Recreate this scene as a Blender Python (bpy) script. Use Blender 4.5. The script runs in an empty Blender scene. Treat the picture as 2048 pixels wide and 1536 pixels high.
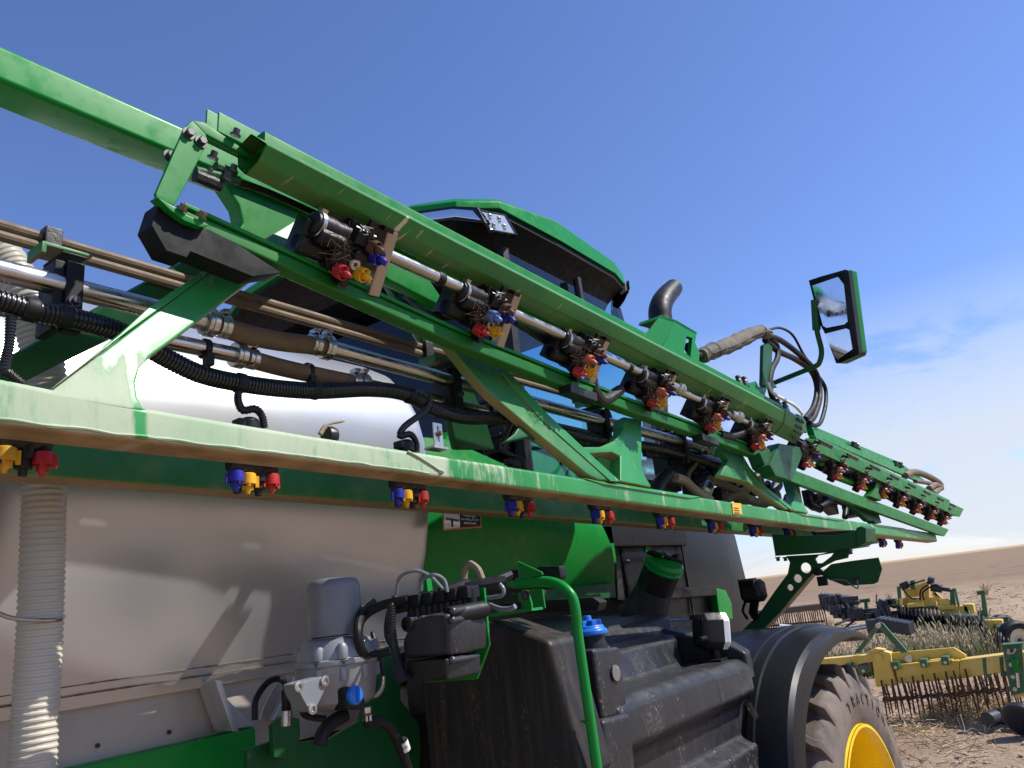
import bpy, bmesh, math, random
from mathutils import Vector, Matrix, noise
from mathutils.geometry import tessellate_polygon
random.seed(7)
R = math.radians
scene = bpy.context.scene
col = scene.collection

# ------------------------------------------------------------------ camera
cd = bpy.data.cameras.new('camera')
cd.sensor_width = 36.0
cd.lens = 28.125
cd.clip_start = 0.05
cd.clip_end = 9000.0
cam = bpy.data.objects.new('camera', cd)
col.objects.link(cam)
cam.matrix_world = Matrix(((0.58233, -0.15263, -0.7985, 0.0),
                           (-0.80431, -0.25099, -0.53859, 0.0),
                           (-0.11821, 0.95588, -0.26892, 2.3),
                           (0, 0, 0, 1)))
scene.camera = cam

# ------------------------------------------------------------------ sky and sun
SUN_AZ, SUN_EL = -53.0, 48.0          # degrees from +X towards +Y, and above the horizon
world = bpy.data.worlds.new('World')
scene.world = world
world.use_nodes = True
wn, wl = world.node_tree.nodes, world.node_tree.links
bg = wn['Background']
sky = wn.new('ShaderNodeTexSky')
sky.sky_type = 'NISHITA'
sky.sun_disc = False
sky.sun_elevation = R(SUN_EL)
sky.sun_rotation = R(90.0 - SUN_AZ)
sky.altitude = 100
sky.air_density = 1.0
sky.dust_density = 0.15
sky.ozone_density = 5.5
bg.inputs['Strength'].default_value = 0.11
# thin cirrus low over the horizon, all the way round
tc = wn.new('ShaderNodeTexCoord')
sep = wn.new('ShaderNodeSeparateXYZ')
wl.new(tc.outputs['Generated'], sep.inputs[0])
mp = wn.new('ShaderNodeMapping'); mp.inputs['Scale'].default_value = (2.2, 2.2, 9.0)
mp.inputs['Location'].default_value = (0.35, 0.1, 0.3)
wl.new(tc.outputs['Generated'], mp.inputs[0])
nz = wn.new('ShaderNodeTexNoise'); nz.inputs['Scale'].default_value = 1.7
nz.inputs['Detail'].default_value = 9; nz.inputs['Roughness'].default_value = 0.6
nz.inputs['Distortion'].default_value = 0.4
wl.new(mp.outputs[0], nz.inputs['Vector'])
band = wn.new('ShaderNodeValToRGB')
band.color_ramp.elements[0].position = 0.0; band.color_ramp.elements[0].color = (1, 1, 1, 1)
band.color_ramp.elements[1].position = 0.30; band.color_ramp.elements[1].color = (0, 0, 0, 1)
e = band.color_ramp.elements.new(0.13); e.color = (1, 1, 1, 1)
wl.new(sep.outputs['Z'], band.inputs[0])
thr = wn.new('ShaderNodeMapRange'); thr.inputs['From Min'].default_value = 0.36; thr.inputs['From Max'].default_value = 0.50
thr.interpolation_type = 'SMOOTHSTEP'
wl.new(nz.outputs[0], thr.inputs[0])
mul = wn.new('ShaderNodeMath'); mul.operation = 'MULTIPLY'
wl.new(thr.outputs[0], mul.inputs[0]); wl.new(band.outputs[0], mul.inputs[1])
mul2 = wn.new('ShaderNodeMath'); mul2.operation = 'MULTIPLY'; mul2.inputs[1].default_value = 0.85
wl.new(mul.outputs[0], mul2.inputs[0])
cmix = wn.new('ShaderNodeMix'); cmix.data_type = 'RGBA'
wl.new(mul2.outputs[0], cmix.inputs['Factor'])
tint = wn.new('ShaderNodeMix'); tint.data_type = 'RGBA'; tint.blend_type = 'MULTIPLY'; tint.inputs['Factor'].default_value = 1.0
wl.new(sky.outputs[0], tint.inputs[6]); tint.inputs[7].default_value = (1.02, 1.0, 1.24, 1)
wl.new(tint.outputs[2], cmix.inputs[6]); cmix.inputs[7].default_value = (5.2, 5.6, 6.1, 1)
wl.new(cmix.outputs[2], bg.inputs['Color'])

sd = bpy.data.lights.new('sun', 'SUN')
sd.energy = 4.6
sd.angle = R(0.53)
sd.color = (1.0, 0.955, 0.88)
sun = bpy.data.objects.new('sun', sd)
col.objects.link(sun)
sun.location = (8, -12, 20)
_sv = Vector((math.cos(R(SUN_EL)) * math.cos(R(SUN_AZ)), math.cos(R(SUN_EL)) * math.sin(R(SUN_AZ)), math.sin(R(SUN_EL))))
sun.rotation_euler = _sv.to_track_quat('Z', 'Y').to_euler()

vs = scene.view_settings
vs.view_transform = 'Standard'; vs.look = 'None'; vs.exposure = 0.40; vs.gamma = 1.0
vs.use_curve_mapping = False
scene.render.resolution_x, scene.render.resolution_y = 1024, 768

# ------------------------------------------------------------------ materials
MATS = {}
def _new(name):
    m = bpy.data.materials.new(name); m.use_nodes = True
    nt = m.node_tree
    return m, nt, nt.nodes, nt.links, nt.nodes['Principled BSDF']

def _noise(nt, scale, detail=5, rough=0.55, vec=None, stretch=(1, 1, 1), dist=0.0):
    n, l = nt.nodes, nt.links
    g = n.new('ShaderNodeNewGeometry') if vec is None else None
    mpn = n.new('ShaderNodeMapping'); mpn.inputs['Scale'].default_value = stretch
    l.new(g.outputs['Position'] if g else vec, mpn.inputs[0])
    t = n.new('ShaderNodeTexNoise'); t.inputs['Scale'].default_value = scale
    t.inputs['Detail'].default_value = detail; t.inputs['Roughness'].default_value = rough
    t.inputs['Distortion'].default_value = dist
    l.new(mpn.outputs[0], t.inputs['Vector'])
    return t.outputs[0]

def _range(nt, src, a, b, lo=0.0, hi=1.0):
    r = nt.nodes.new('ShaderNodeMapRange'); r.interpolation_type = 'SMOOTHSTEP'
    r.inputs['From Min'].default_value = a; r.inputs['From Max'].default_value = b
    r.inputs['To Min'].default_value = lo; r.inputs['To Max'].default_value = hi
    nt.links.new(src, r.inputs[0]); return r.outputs[0]

def _math(nt, op, a, b):
    m = nt.nodes.new('ShaderNodeMath'); m.operation = op
    for i, q in enumerate((a, b)):
        if isinstance(q, (int, float)): m.inputs[i].default_value = q
        else: nt.links.new(q, m.inputs[i])
    m.use_clamp = True
    return m.outputs[0]

def _mix(nt, f, a, b):
    m = nt.nodes.new('ShaderNodeMix'); m.data_type = 'RGBA'
    for s, q in ((0, f), (6, a), (7, b)):
        if isinstance(q, (int, float)): m.inputs[s].default_value = q
        elif isinstance(q, tuple): m.inputs[s].default_value = q if len(q) == 4 else q + (1,)
        else: nt.links.new(q, m.inputs[s])
    return m.outputs[2]

def _bump(nt, bs, h, strength, dist=0.01):
    b = nt.nodes.new('ShaderNodeBump'); b.inputs['Strength'].default_value = strength
    b.inputs['Distance'].default_value = dist
    nt.links.new(h, b.inputs['Height']); nt.links.new(b.outputs[0], bs.inputs['Normal'])

DUST = (0.40, 0.30, 0.20)
def mat(name, base, rough=0.5, metal=0.0, dust=0.0, dust_col=DUST, dscale=6.0, var=0.12, vscale=3.0,
        bump=0.0, bscale=80.0, spec=0.5, coat=0.0, speck=0.0, speck_col=(0.5, 0.42, 0.33), under=0.0,
        under_col=(0.30, 0.185, 0.085), stretch=(1, 1, 1), top=0.0, rvar=0.1):
    if name in MATS: return MATS[name]
    m, nt, n, l, bs = _new(name)
    c1 = tuple(min(1, v * (1 + var)) for v in base); c0 = tuple(v * (1 - var) for v in base)
    c = _mix(nt, _range(nt, _noise(nt, vscale), 0.3, 0.7), c0, c1)
    rgh = rough
    if dust > 0:
        f = _range(nt, _noise(nt, dscale, 8, 0.65, stretch=stretch), 0.62 - dust * 0.45, 0.92 - dust * 0.35)
        f = _math(nt, 'MULTIPLY', f, min(1.0, 0.35 + dust * 0.6))
        c = _mix(nt, f, c, dust_col)
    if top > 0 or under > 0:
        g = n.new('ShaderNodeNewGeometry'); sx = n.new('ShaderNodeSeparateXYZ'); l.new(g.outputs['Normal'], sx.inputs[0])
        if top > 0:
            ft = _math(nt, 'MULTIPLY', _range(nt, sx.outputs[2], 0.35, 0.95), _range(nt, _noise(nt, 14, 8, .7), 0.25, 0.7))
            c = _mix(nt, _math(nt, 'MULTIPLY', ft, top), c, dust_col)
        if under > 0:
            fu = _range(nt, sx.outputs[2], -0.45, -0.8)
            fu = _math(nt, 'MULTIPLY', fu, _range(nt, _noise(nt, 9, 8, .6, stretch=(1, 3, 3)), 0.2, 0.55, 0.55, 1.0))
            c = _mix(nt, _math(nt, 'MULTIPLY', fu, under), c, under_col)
    if speck > 0:
        f = _range(nt, _noise(nt, 230, 4, 0.6, stretch=(1, 1, .32)), 0.66 - speck * 0.1, 0.76 - speck * 0.1)
        f = _math(nt, 'MULTIPLY', f, _range(nt, _noise(nt, 9, 5, .6, stretch=(1.6, 1.6, .20)), 0.50, 0.68))
        c = _mix(nt, f, c, speck_col)
    l.new(c, bs.inputs['Base Color'])
    rr = _range(nt, _noise(nt, vscale * 7, 6), 0.3, 0.75, max(0.02, rough - rvar), min(1, rough + rvar * 1.2))
    l.new(rr, bs.inputs['Roughness'])
    bs.inputs['Metallic'].default_value = metal
    bs.inputs['Specular IOR Level'].default_value = spec
    if coat: bs.inputs['Coat Weight'].default_value = coat; bs.inputs['Coat Roughness'].default_value = 0.12
    if bump > 0: _bump(nt, bs, _noise(nt, bscale, 6, 0.6), bump, 0.004)
    MATS[name] = m
    return m

GREEN = (0.007, 0.19, 0.026)
mat('green_paint', GREEN, 0.42, dust=0.05, dust_col=(0.06, 0.24, 0.07), var=0.06, spec=.22)
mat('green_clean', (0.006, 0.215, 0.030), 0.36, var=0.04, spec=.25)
mat('green_dark', (0.008, 0.085, 0.024), 0.48, dust=0.10, dust_col=(0.07, 0.13, 0.06), var=0.1, spec=.3)  # darker copy of the green; also paints shade onto mounting plate and back struts
mat('green_dusty', (0.016, 0.17, 0.035), 0.5, dust=0.35, dust_col=(0.20, 0.30, 0.13), under=0.9, dscale=9)
mat('black_plastic', (0.020, 0.021, 0.025), 0.42, dust=0.28, dust_col=(0.09, 0.082, 0.072), speck=0.9, speck_col=(0.30, 0.23, 0.16), bump=0.12, bscale=260, top=0.30, stretch=(1, 1, .5), spec=.35)
mat('black_clean', (0.009, 0.0095, 0.011), 0.5, dust=0.06, dust_col=(0.03, 0.028, 0.025), bump=0.05, bscale=300, spec=.3)
mat('black_gloss', (0.005, 0.005, 0.006), 0.22, spec=.4)
mat('black_rubber', (0.009, 0.009, 0.0095), 0.55, dust=0.10, dust_col=(0.04, 0.034, 0.028), spec=.25)
mat('streaked_black', (0.016, 0.016, 0.018), 0.5, dust=0.42, dust_col=(0.085, 0.058, 0.036), dscale=16, stretch=(2.2, 2.2, .22), speck=1.0, speck_col=(0.24, 0.16, 0.10), bump=0.15, bscale=260, top=.3, spec=.3)
mat('loom_plastic', (0.011, 0.011, 0.012), 0.28, dust=0.12, dust_col=(0.06, 0.05, 0.04))
mat('dusty_black', (0.007, 0.0065, 0.0065), 0.45, dust=0.26, dust_col=(0.065, 0.042, 0.023), dscale=22, bump=0.3, bscale=150)
mat('stainless', (0.52, 0.50, 0.47), 0.30, metal=1.0, dust=0.12, dust_col=(0.35, 0.27, 0.18), under=.55, under_col=(.30, .21, .12), bump=0.02, bscale=30)  # tan underside coat paints in the brown reflection of the ground
mat('bolt_steel', (0.075, 0.075, 0.08), 0.42, metal=0.6, dust=0.25, dust_col=(0.16, 0.11, 0.07))
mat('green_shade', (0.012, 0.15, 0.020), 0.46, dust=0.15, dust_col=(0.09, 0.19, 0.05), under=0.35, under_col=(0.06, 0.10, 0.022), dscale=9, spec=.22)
mat('zinc', (0.52, 0.50, 0.46), 0.38, metal=1.0, dust=0.3, dust_col=(0.30, 0.22, 0.14))
mat('bracket_tan', (0.44, 0.38, 0.29), 0.42, metal=0.75, dust=0.35, dust_col=(0.38, 0.29, 0.19))
mat('cast_alloy', (0.23, 0.245, 0.265), 0.42, metal=0.25, dust=0.25, dust_col=(0.34, 0.27, 0.19), bump=0.12, bscale=220)
mat('canister_grey', (0.165, 0.175, 0.19), 0.36, dust=0.12, dust_col=(0.33, 0.29, 0.24))
mat('brown_hose', (0.115, 0.075, 0.042), 0.75, dust=0.5, dust_col=(0.20, 0.135, 0.075), dscale=20, bump=0.15, bscale=200)
mat('brown_rod', (0.14, 0.10, 0.065), 0.7, dust=0.4, dust_col=(0.24, 0.17, 0.10), dscale=18, bump=0.1)
mat('hose_tan', (0.27, 0.20, 0.13), 0.75, dust=0.4, dust_col=(0.36, 0.28, 0.19), dscale=20)
mat('cream_hose', (0.47, 0.44, 0.36), 0.38, dust=0.25, dust_col=(0.42, 0.35, 0.24), dscale=10)
mat('cap_red', (0.46, 0.014, 0.018), 0.48, dust=0.42, dust_col=(0.17, 0.07, 0.045), dscale=40)
mat('cap_yellow', (0.74, 0.40, 0.008), 0.48, dust=0.38, dust_col=(0.34, 0.19, 0.06), dscale=40)
mat('cap_blue', (0.010, 0.016, 0.33), 0.48, dust=0.40, dust_col=(0.10, 0.08, 0.13), dscale=40)
mat('cap_orange', (0.50, 0.13, 0.065), 0.5, dust=0.3, dust_col=(0.34, 0.17, 0.10), dscale=40)
mat('cap_lightblue', (0.13, 0.24, 0.55), 0.5, dust=0.25, dust_col=(0.25, 0.24, 0.28), dscale=40)
mat('cap_brown', (0.085, 0.040, 0.018), 0.7, dust=0.4, dust_col=(0.16, 0.085, 0.04), dscale=40)
mat('cap_white', (0.55, 0.50, 0.38), 0.5)
mat('bright_blue', (0.012, 0.155, 0.62), 0.35)
mat('yellow_paint', (0.74, 0.49, 0.075), 0.42, dust=0.40, dust_col=(0.66, 0.50, 0.22), dscale=3, var=0.08)
mat('guard_black', (0.0055, 0.006, 0.0072), 0.40, bump=0.03, bscale=500, spec=.22, var=.04, rvar=.02)
mat('pad_black', (0.0045, 0.0045, 0.005), 0.6, spec=.2)
mat('rim_yellow', (0.84, 0.56, 0.008), 0.32, coat=0.3, var=0.05)
mat('tyre_rubber', (0.045, 0.043, 0.042), 0.78, dust=0.85, dust_col=(0.20, 0.15, 0.115), dscale=4.5, bump=0.2, bscale=60, var=0.2)
mat('mirror_glass', (0.86, 0.88, 0.90), 0.015, metal=1.0, var=0.0)
mat('chrome', (0.78, 0.79, 0.80), 0.10, metal=1.0, var=0.0)
mat('headlight', (0.46, 0.49, 0.52), 0.18, metal=0.35, var=0.05, vscale=40)
mat('valve_black', (0.006, 0.006, 0.0065), 0.4, dust=0.16, dust_col=(0.05, 0.032, 0.018), dscale=26, bump=.2, bscale=150, spec=.35)
mat('canvas_grey', (0.135, 0.120, 0.092), 0.9, bump=0.4, bscale=120, var=0.15, vscale=9)
mat('implement_green', (0.045, 0.125, 0.05), 0.5, dust=0.3, dust_col=(0.22, 0.20, 0.12))
mat('implement_black', (0.018, 0.020, 0.028), 0.45, dust=0.25, dust_col=(0.12, 0.10, 0.08))
mat('rusty_tine', (0.070, 0.034, 0.020), 0.8, dust=0.35, dust_col=(0.18, 0.10, 0.055))
mat('cream_rim', (0.60, 0.55, 0.38), 0.45, dust=0.3)
mat('straw', (0.42, 0.30, 0.16), 0.9, var=0.3, vscale=5)
mat('nest_fibre', (0.07, 0.045, 0.022), 0.9, var=0.4, vscale=60)
mat('label_white', (0.75, 0.75, 0.73), 0.5, var=0.02)
mat('label_black', (0.012, 0.012, 0.012), 0.5, var=0.02)
mat('label_orange', (0.62, 0.20, 0.04), 0.5, var=0.02)
mat('label_yellow', (0.80, 0.46, 0.03), 0.5, var=0.02)
mat('lens_white', (0.70, 0.72, 0.74), 0.15, var=0.02)

def beam_material():
    # green boom chord, white-washed by dried spray residue with clean run marks
    m, nt, n, l, bs = _new('residue_green')
    g = n.new('ShaderNodeNewGeometry'); sp = n.new('ShaderNodeSeparateXYZ'); l.new(g.outputs['Position'], sp.inputs[0])
    sn = n.new('ShaderNodeSeparateXYZ'); l.new(g.outputs['Normal'], sn.inputs[0])
    base = _mix(nt, _range(nt, _noise(nt, 4), .3, .7), (0.016, 0.21, 0.040), (0.030, 0.27, 0.065))
    along = _range(nt, sp.outputs[0], 1.15, 2.0, 0.24, -0.045)
    def add(a, b):
        q = n.new('ShaderNodeMath'); q.operation = 'ADD'
        l.new(a, q.inputs[0]); l.new(b, q.inputs[1]); return q.outputs[0]
    runs = _noise(nt, 10, 9, .68, stretch=(1.2, 1, .30))
    fine = _noise(nt, 70, 6, .7, stretch=(1, 1, .35))
    q = n.new('ShaderNodeMath'); q.operation = 'MULTIPLY'; q.inputs[1].default_value = .22; l.new(fine, q.inputs[0])
    high = _range(nt, sp.outputs[2], 2.74, 2.92, 0.0, -0.34)
    blot = _noise(nt, 3.2, 5, .6, stretch=(1.4, 1, .5)); q2 = n.new('ShaderNodeMath'); q2.operation = 'MULTIPLY_ADD'; q2.inputs[1].default_value = .38; q2.inputs[2].default_value = -.19; l.new(blot, q2.inputs[0])
    tot = add(add(add(add(runs, q.outputs[0]), along), high), q2.outputs[0])
    f = _range(nt, tot, 0.60, 0.76)
    pale = _mix(nt, _range(nt, _noise(nt, 2.2, 4, .5), .35, .65), (0.29, 0.42, 0.26), (0.44, 0.49, 0.35))
    # one washed-clean run below the strut foot, and a crust of speckles
    dx = n.new('ShaderNodeMath'); dx.operation = 'SUBTRACT'; l.new(sp.outputs[0], dx.inputs[0]); dx.inputs[1].default_value = 0.772
    ab = n.new('ShaderNodeMath'); ab.operation = 'ABSOLUTE'; l.new(dx.outputs[0], ab.inputs[0])
    wob = n.new('ShaderNodeMath'); wob.operation = 'MULTIPLY_ADD'; wob.inputs[1].default_value = .03; l.new(_noise(nt, 40, 4, stretch=(1, 1, .3)), wob.inputs[0]); l.new(ab.outputs[0], wob.inputs[2])
    f = _math(nt, 'MULTIPLY', f, _range(nt, wob.outputs[0], .022, .034))
    f = _math(nt, 'MULTIPLY', f, _range(nt, _noise(nt, 34, 8, .75, stretch=(1, 1, .22)), .30, .52, .72, 1.0))
    c = _mix(nt, _math(nt, 'MULTIPLY', f, 0.95), base, pale)
    # one washed-clean run below the strut foot
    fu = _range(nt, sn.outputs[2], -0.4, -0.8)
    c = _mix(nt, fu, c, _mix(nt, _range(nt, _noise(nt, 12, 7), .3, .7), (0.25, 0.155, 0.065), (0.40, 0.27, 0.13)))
    l.new(c, bs.inputs['Base Color'])
    l.new(_range(nt, f, 0, 1, .38, .75), bs.inputs['Roughness'])
    _bump(nt, bs, _noise(nt, 60, 5), 0.10, 0.004)
    MATS['residue_green'] = m
beam_material()

def scratched_material():
    # green chord with dust and pale scrape marks running down its facets
    m, nt, n, l, bs = _new('scratched_green')
    g = n.new('ShaderNodeNewGeometry')
    sn = n.new('ShaderNodeSeparateXYZ'); l.new(g.outputs['Normal'], sn.inputs[0])
    base = _mix(nt, _range(nt, _noise(nt, 5), .3, .7), (0.011, 0.145, 0.018), (0.018, 0.185, 0.025))
    haze = _range(nt, _noise(nt, 55, 8, .7, stretch=(1.0, .12, .12)), 0.40, 0.80, 0.0, 0.40)
    base = _mix(nt, haze, base, (0.07, 0.20, 0.045))
    mpn = n.new('ShaderNodeMapping'); mpn.inputs['Rotation'].default_value = (0, R(-32), 0)
    l.new(g.outputs['Position'], mpn.inputs[0])
    thin = _range(nt, _noise(nt, 26, 3, .5, vec=mpn.outputs[0], stretch=(2.6, .35, .16)), 0.655, 0.69)
    gate = _range(nt, _noise(nt, 5.5, 3, .5), 0.44, 0.60)
    c = _mix(nt, _math(nt, 'MULTIPLY', thin, gate), base, (0.55, 0.50, 0.34))
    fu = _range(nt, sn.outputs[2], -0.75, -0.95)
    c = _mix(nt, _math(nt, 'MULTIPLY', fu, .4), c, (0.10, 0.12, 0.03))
    l.new(c, bs.inputs['Base Color'])
    bs.inputs['Roughness'].default_value = 0.48
    _bump(nt, bs, _noise(nt, 70, 6, stretch=(1, .2, .2)), 0.10, 0.004)
    MATS['scratched_green'] = m
scratched_material()

def glass_material(name, tint, rough=0.02, mixf=0.55):
    m, nt, n, l, bs = _new(name)
    out = n['Material Output']
    tr = n.new('ShaderNodeBsdfTransparent'); tr.inputs[0].default_value = tint + (1,)
    gl = n.new('ShaderNodeBsdfGlossy'); gl.inputs['Roughness'].default_value = rough
    gl.inputs['Color'].default_value = (0.8, 0.85, 0.9, 1)
    fr = n.new('ShaderNodeFresnel'); fr.inputs[0].default_value = 1.5
    ge = n.new('ShaderNodeNewGeometry'); inv = n.new('ShaderNodeMath'); inv.operation = 'SUBTRACT'; inv.inputs[0].default_value = 1.0; l.new(ge.outputs['Backfacing'], inv.inputs[1])
    fm = n.new('ShaderNodeMath'); fm.operation = 'MULTIPLY'; l.new(fr.outputs[0], fm.inputs[0]); l.new(inv.outputs[0], fm.inputs[1])
    mx = n.new('ShaderNodeMixShader'); l.new(fm.outputs[0], mx.inputs[0])
    l.new(tr.outputs[0], mx.inputs[1]); l.new(gl.outputs[0], mx.inputs[2])
    l.new(mx.outputs[0], out.inputs[0])
    MATS[name] = m
glass_material('cab_glass', (0.66, 0.88, 0.93))
glass_material('dark_glass', (0.10, 0.13, 0.20))
glass_material('clear_lens', (0.85, 0.88, 0.9))

# ------------------------------------------------------------------ mesh helpers
V = Vector
def frame_fn(o, d, s, u):
    o, d, s, u = V(o), V(d), V(s), V(u)
    def fn(a, y=None, z=None):
        if y is None: a, y, z = a
        return o + d * a + s * y + u * z
    return fn
# lower (inner) boom wing and upper (outer) boom wing: along, across, up
L = frame_fn((0.653, 1.539, 2.669), (0.99881, -0.03889, -0.02932), (0.03891, 0.99924, 0), (0.0293, -0.00114, 0.99957))
U = frame_fn((1.25, 1.25, 3.125), (0.99658, -0.03828, -0.07324), (0.03839, 0.99926, 0), (0.07318, -0.00281, 0.99731))

def basis(d, up=(0, 0, 1)):
    d = V(d).normalized(); up = V(up)
    if abs(d.dot(up)) > 0.98: up = V((1, 0, 0))
    x = up.cross(d).normalized(); y = d.cross(x)
    return x, y, d

def smooth_path(pts, n=6):
    pts = [V(p) for p in pts]
    if len(pts) < 3: return pts
    P = [pts[0] * 2 - pts[1]] + pts + [pts[-1] * 2 - pts[-2]]
    out = []
    for i in range(1, len(P) - 2):
        a, b, c, d = P[i - 1], P[i], P[i + 1], P[i + 2]
        for k in range(n):
            t = k / n
            out.append(0.5 * ((2 * b) + (c - a) * t + (2 * a - 5 * b + 4 * c - d) * t * t + (3 * b - a - 3 * c + d) * t ** 3))
    out.append(pts[-1])
    return out

def resample(path, step):
    path = [V(p) for p in path]; out = [path[0]]; acc = 0.0
    for a, b in zip(path, path[1:]):
        ln = (b - a).length
        if ln < 1e-9: continue
        t = step - acc
        while t <= ln:
            out.append(a.lerp(b, t / ln)); t += step
        acc = (acc + ln) % step
    out.append(path[-1])
    return out

class MB:
    def __init__(s): s.v = []; s.f = []
    def add(s, vs, fs):
        o = len(s.v); s.v += [V(q) for q in vs]; s.f += [tuple(i + o for i in f) for f in fs]; return s
    def box(s, c, size, X=(1, 0, 0), Y=(0, 1, 0), Z=(0, 0, 1)):
        c, X, Y, Z = V(c), V(X), V(Y), V(Z); a, b, d = (q / 2 for q in size)
        vs = [c + X * a * i + Y * b * j + Z * d * k for i in (-1, 1) for j in (-1, 1) for k in (-1, 1)]
        return s.add(vs, [(0, 1, 3, 2), (4, 6, 7, 5), (0, 4, 5, 1), (2, 3, 7, 6), (0, 2, 6, 4), (1, 5, 7, 3)])
    def prism(s, poly, vec):
        poly = [V(p) for p in poly]; vec = V(vec); n = len(poly)
        vs = poly + [p + vec for p in poly]
        tri = tessellate_polygon([poly])
        fs = [tuple(t) for t in tri] + [tuple(i + n for i in reversed(t)) for t in tri]
        fs += [(i, (i + 1) % n, n + (i + 1) % n, n + i) for i in range(n)]
        return s.add(vs, fs)
    def plate(s, loops, vec):
        loops = [[V(p) for p in q] for q in loops]; vec = V(vec)
        flat = [p for q in loops for p in q]; n = len(flat)
        tri = tessellate_polygon(loops)
        vs = flat + [p + vec for p in flat]
        fs = [tuple(t) for t in tri] + [tuple(i + n for i in reversed(t)) for t in tri]
        o = 0
        for q in loops:
            m = len(q)
            fs += [(o + i, o + (i + 1) % m, n + o + (i + 1) % m, n + o + i) for i in range(m)]
            o += m
        return s.add(vs, fs)
    def loft(s, rings, caps=True):
        n = len(rings[0]); vs = [p for r in rings for p in r]; fs = []
        for k in range(len(rings) - 1):
            for i in range(n):
                j = (i + 1) % n
                fs.append((k * n + i, k * n + j, (k + 1) * n + j, (k + 1) * n + i))
        if caps:
            fs.append(tuple(range(n))[::-1]); fs.append(tuple((len(rings) - 1) * n + i for i in range(n)))
        return s.add(vs, fs)
    def tube(s, path, r, n=10, caps=True):
        path = [V(p) for p in path]; m = len(path)
        rr = r if isinstance(r, (list, tuple)) else [r] * m
        t0 = (path[1] - path[0]).normalized(); x, y, _ = basis(t0); rings = []
        for i, p in enumerate(path):
            t = (path[min(i + 1, m - 1)] - path[max(i - 1, 0)]).normalized()
            x = (x - t * x.dot(t)).normalized(); y = t.cross(x)
            rings.append([p + (x * math.cos(a) + y * math.sin(a)) * rr[i] for a in [2 * math.pi * k / n for k in range(n)]])
        return s.loft(rings, caps)
    def hose(s, path, r, pitch=0.008, depth=0.12, n=12):
        p = resample(path, pitch / 4)
        prof = (1.0, 1.0, 1.0 - depth, 1.0 - depth)
        return s.tube(p, [r * prof[i % 4] for i in range(len(p))], n)
    def lathe(s, prof, o, d, n=18, caps=True):
        x, y, d = basis(d); o = V(o)
        return s.loft([[o + d * h + (x * math.cos(a) + y * math.sin(a)) * max(r, 1e-4) for a in [2 * math.pi * k / n for k in range(n)]] for r, h in prof], caps)
    def bolt(s, o, d, r=0.008, h=0.007):
        x, y, d = basis(d); o = V(o)
        s.lathe([(r * 1.45, 0), (r * 1.45, h * .3)], o, d, 12)
        return s.lathe([(r, h * .3), (r, h), (r * .85, h * 1.1)], o, d, 6)
    def sphere(s, c, r, n=10, m=6, sc=(1, 1, 1)):
        c = V(c); rings = []
        for i in range(m + 1):
            a = -math.pi / 2 + math.pi * i / m
            rings.append([c + V((math.cos(a) * math.cos(b) * r * sc[0], math.cos(a) * math.sin(b) * r * sc[1], math.sin(a) * r * sc[2])) for b in [2 * math.pi * k / n for k in range(n)]])
        return s.loft(rings, True)

WM = {}
def place(o, parent, M):
    if parent is not None:
        o.parent = parent; o.matrix_parent_inverse = WM[parent.name].inverted()
    o.matrix_basis = M; WM[o.name] = M.copy()
    return o

def make_mesh(mb, name, bevel=0.0, seg=2, angle=35.0, center=V((0, 0, 0))):
    me = bpy.data.meshes.new(name)
    me.from_pydata([tuple(p - center) for p in mb.v], [], mb.f)
    bm = bmesh.new(); bm.from_mesh(me)
    bmesh.ops.remove_doubles(bm, verts=bm.verts, dist=1e-5)
    bmesh.ops.recalc_face_normals(bm, faces=bm.faces)
    if bevel > 0:
        ed = [q for q in bm.edges if len(q.link_faces) == 2 and q.calc_face_angle(0) > R(30)]
        bmesh.ops.bevel(bm, geom=ed, offset=bevel, segments=seg, profile=0.5, affect='EDGES', clamp_overlap=True)
    bm.to_mesh(me); bm.free()
    me.polygons.foreach_set('use_smooth', [True] * len(me.polygons))
    me.set_sharp_from_angle(angle=R(angle))
    return me

def flatten(o):
    # bevelled and rounded shapes keep flat faces flat
    m = o.modifiers.new('weighted_normal', 'WEIGHTED_NORMAL'); m.mode = 'FACE_AREA'; m.weight = 50; m.keep_sharp = True

def build(mb, name, material, parent, bevel=0.0, seg=2, angle=35.0, label=None):
    lo = V([min(p[i] for p in mb.v) for i in range(3)]); hi = V([max(p[i] for p in mb.v) for i in range(3)])
    c = (lo + hi) / 2
    me = make_mesh(mb, name, bevel, seg, angle, c)
    me.materials.append(MATS[material])
    o = bpy.data.objects.new(name, me); col.objects.link(o)
    flatten(o)
    place(o, parent, Matrix.Translation(c))
    if label: o['label'] = label
    return o

def inst(me, name, parent, M):
    o = bpy.data.objects.new(name, me); col.objects.link(o)
    if name in ('nozzle_cap', 'nozzle_body', 'pipe_bracket', 'valve_connector'): flatten(o)
    return place(o, parent, M)

def thing(name, label, cat, loc):
    o = bpy.data.objects.new(name, None); col.objects.link(o)
    o.empty_display_size = 0.3
    o['label'] = label; o['category'] = cat
    return place(o, None, Matrix.Translation(V(loc)))

def axes_matrix(o, x, y, z):
    x, y, z, o = V(x), V(y), V(z), V(o)
    return Matrix(((x.x, y.x, z.x, o.x), (x.y, y.y, z.y, o.y), (x.z, y.z, z.z, o.z), (0, 0, 0, 1)))

def text_mesh(txt, size, name):
    cu = bpy.data.curves.new(name, 'FONT'); cu.body = txt; cu.size = size; cu.extrude = size * 0.02
    cu.align_x = 'CENTER'; cu.align_y = 'CENTER'
    o = bpy.data.objects.new(name + '_tmp', cu); col.objects.link(o)
    bpy.context.view_layer.update()
    me = bpy.data.meshes.new_from_object(o.evaluated_get(bpy.context.evaluated_depsgraph_get()))
    bpy.data.objects.remove(o); bpy.data.curves.remove(cu)
    return me


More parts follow.
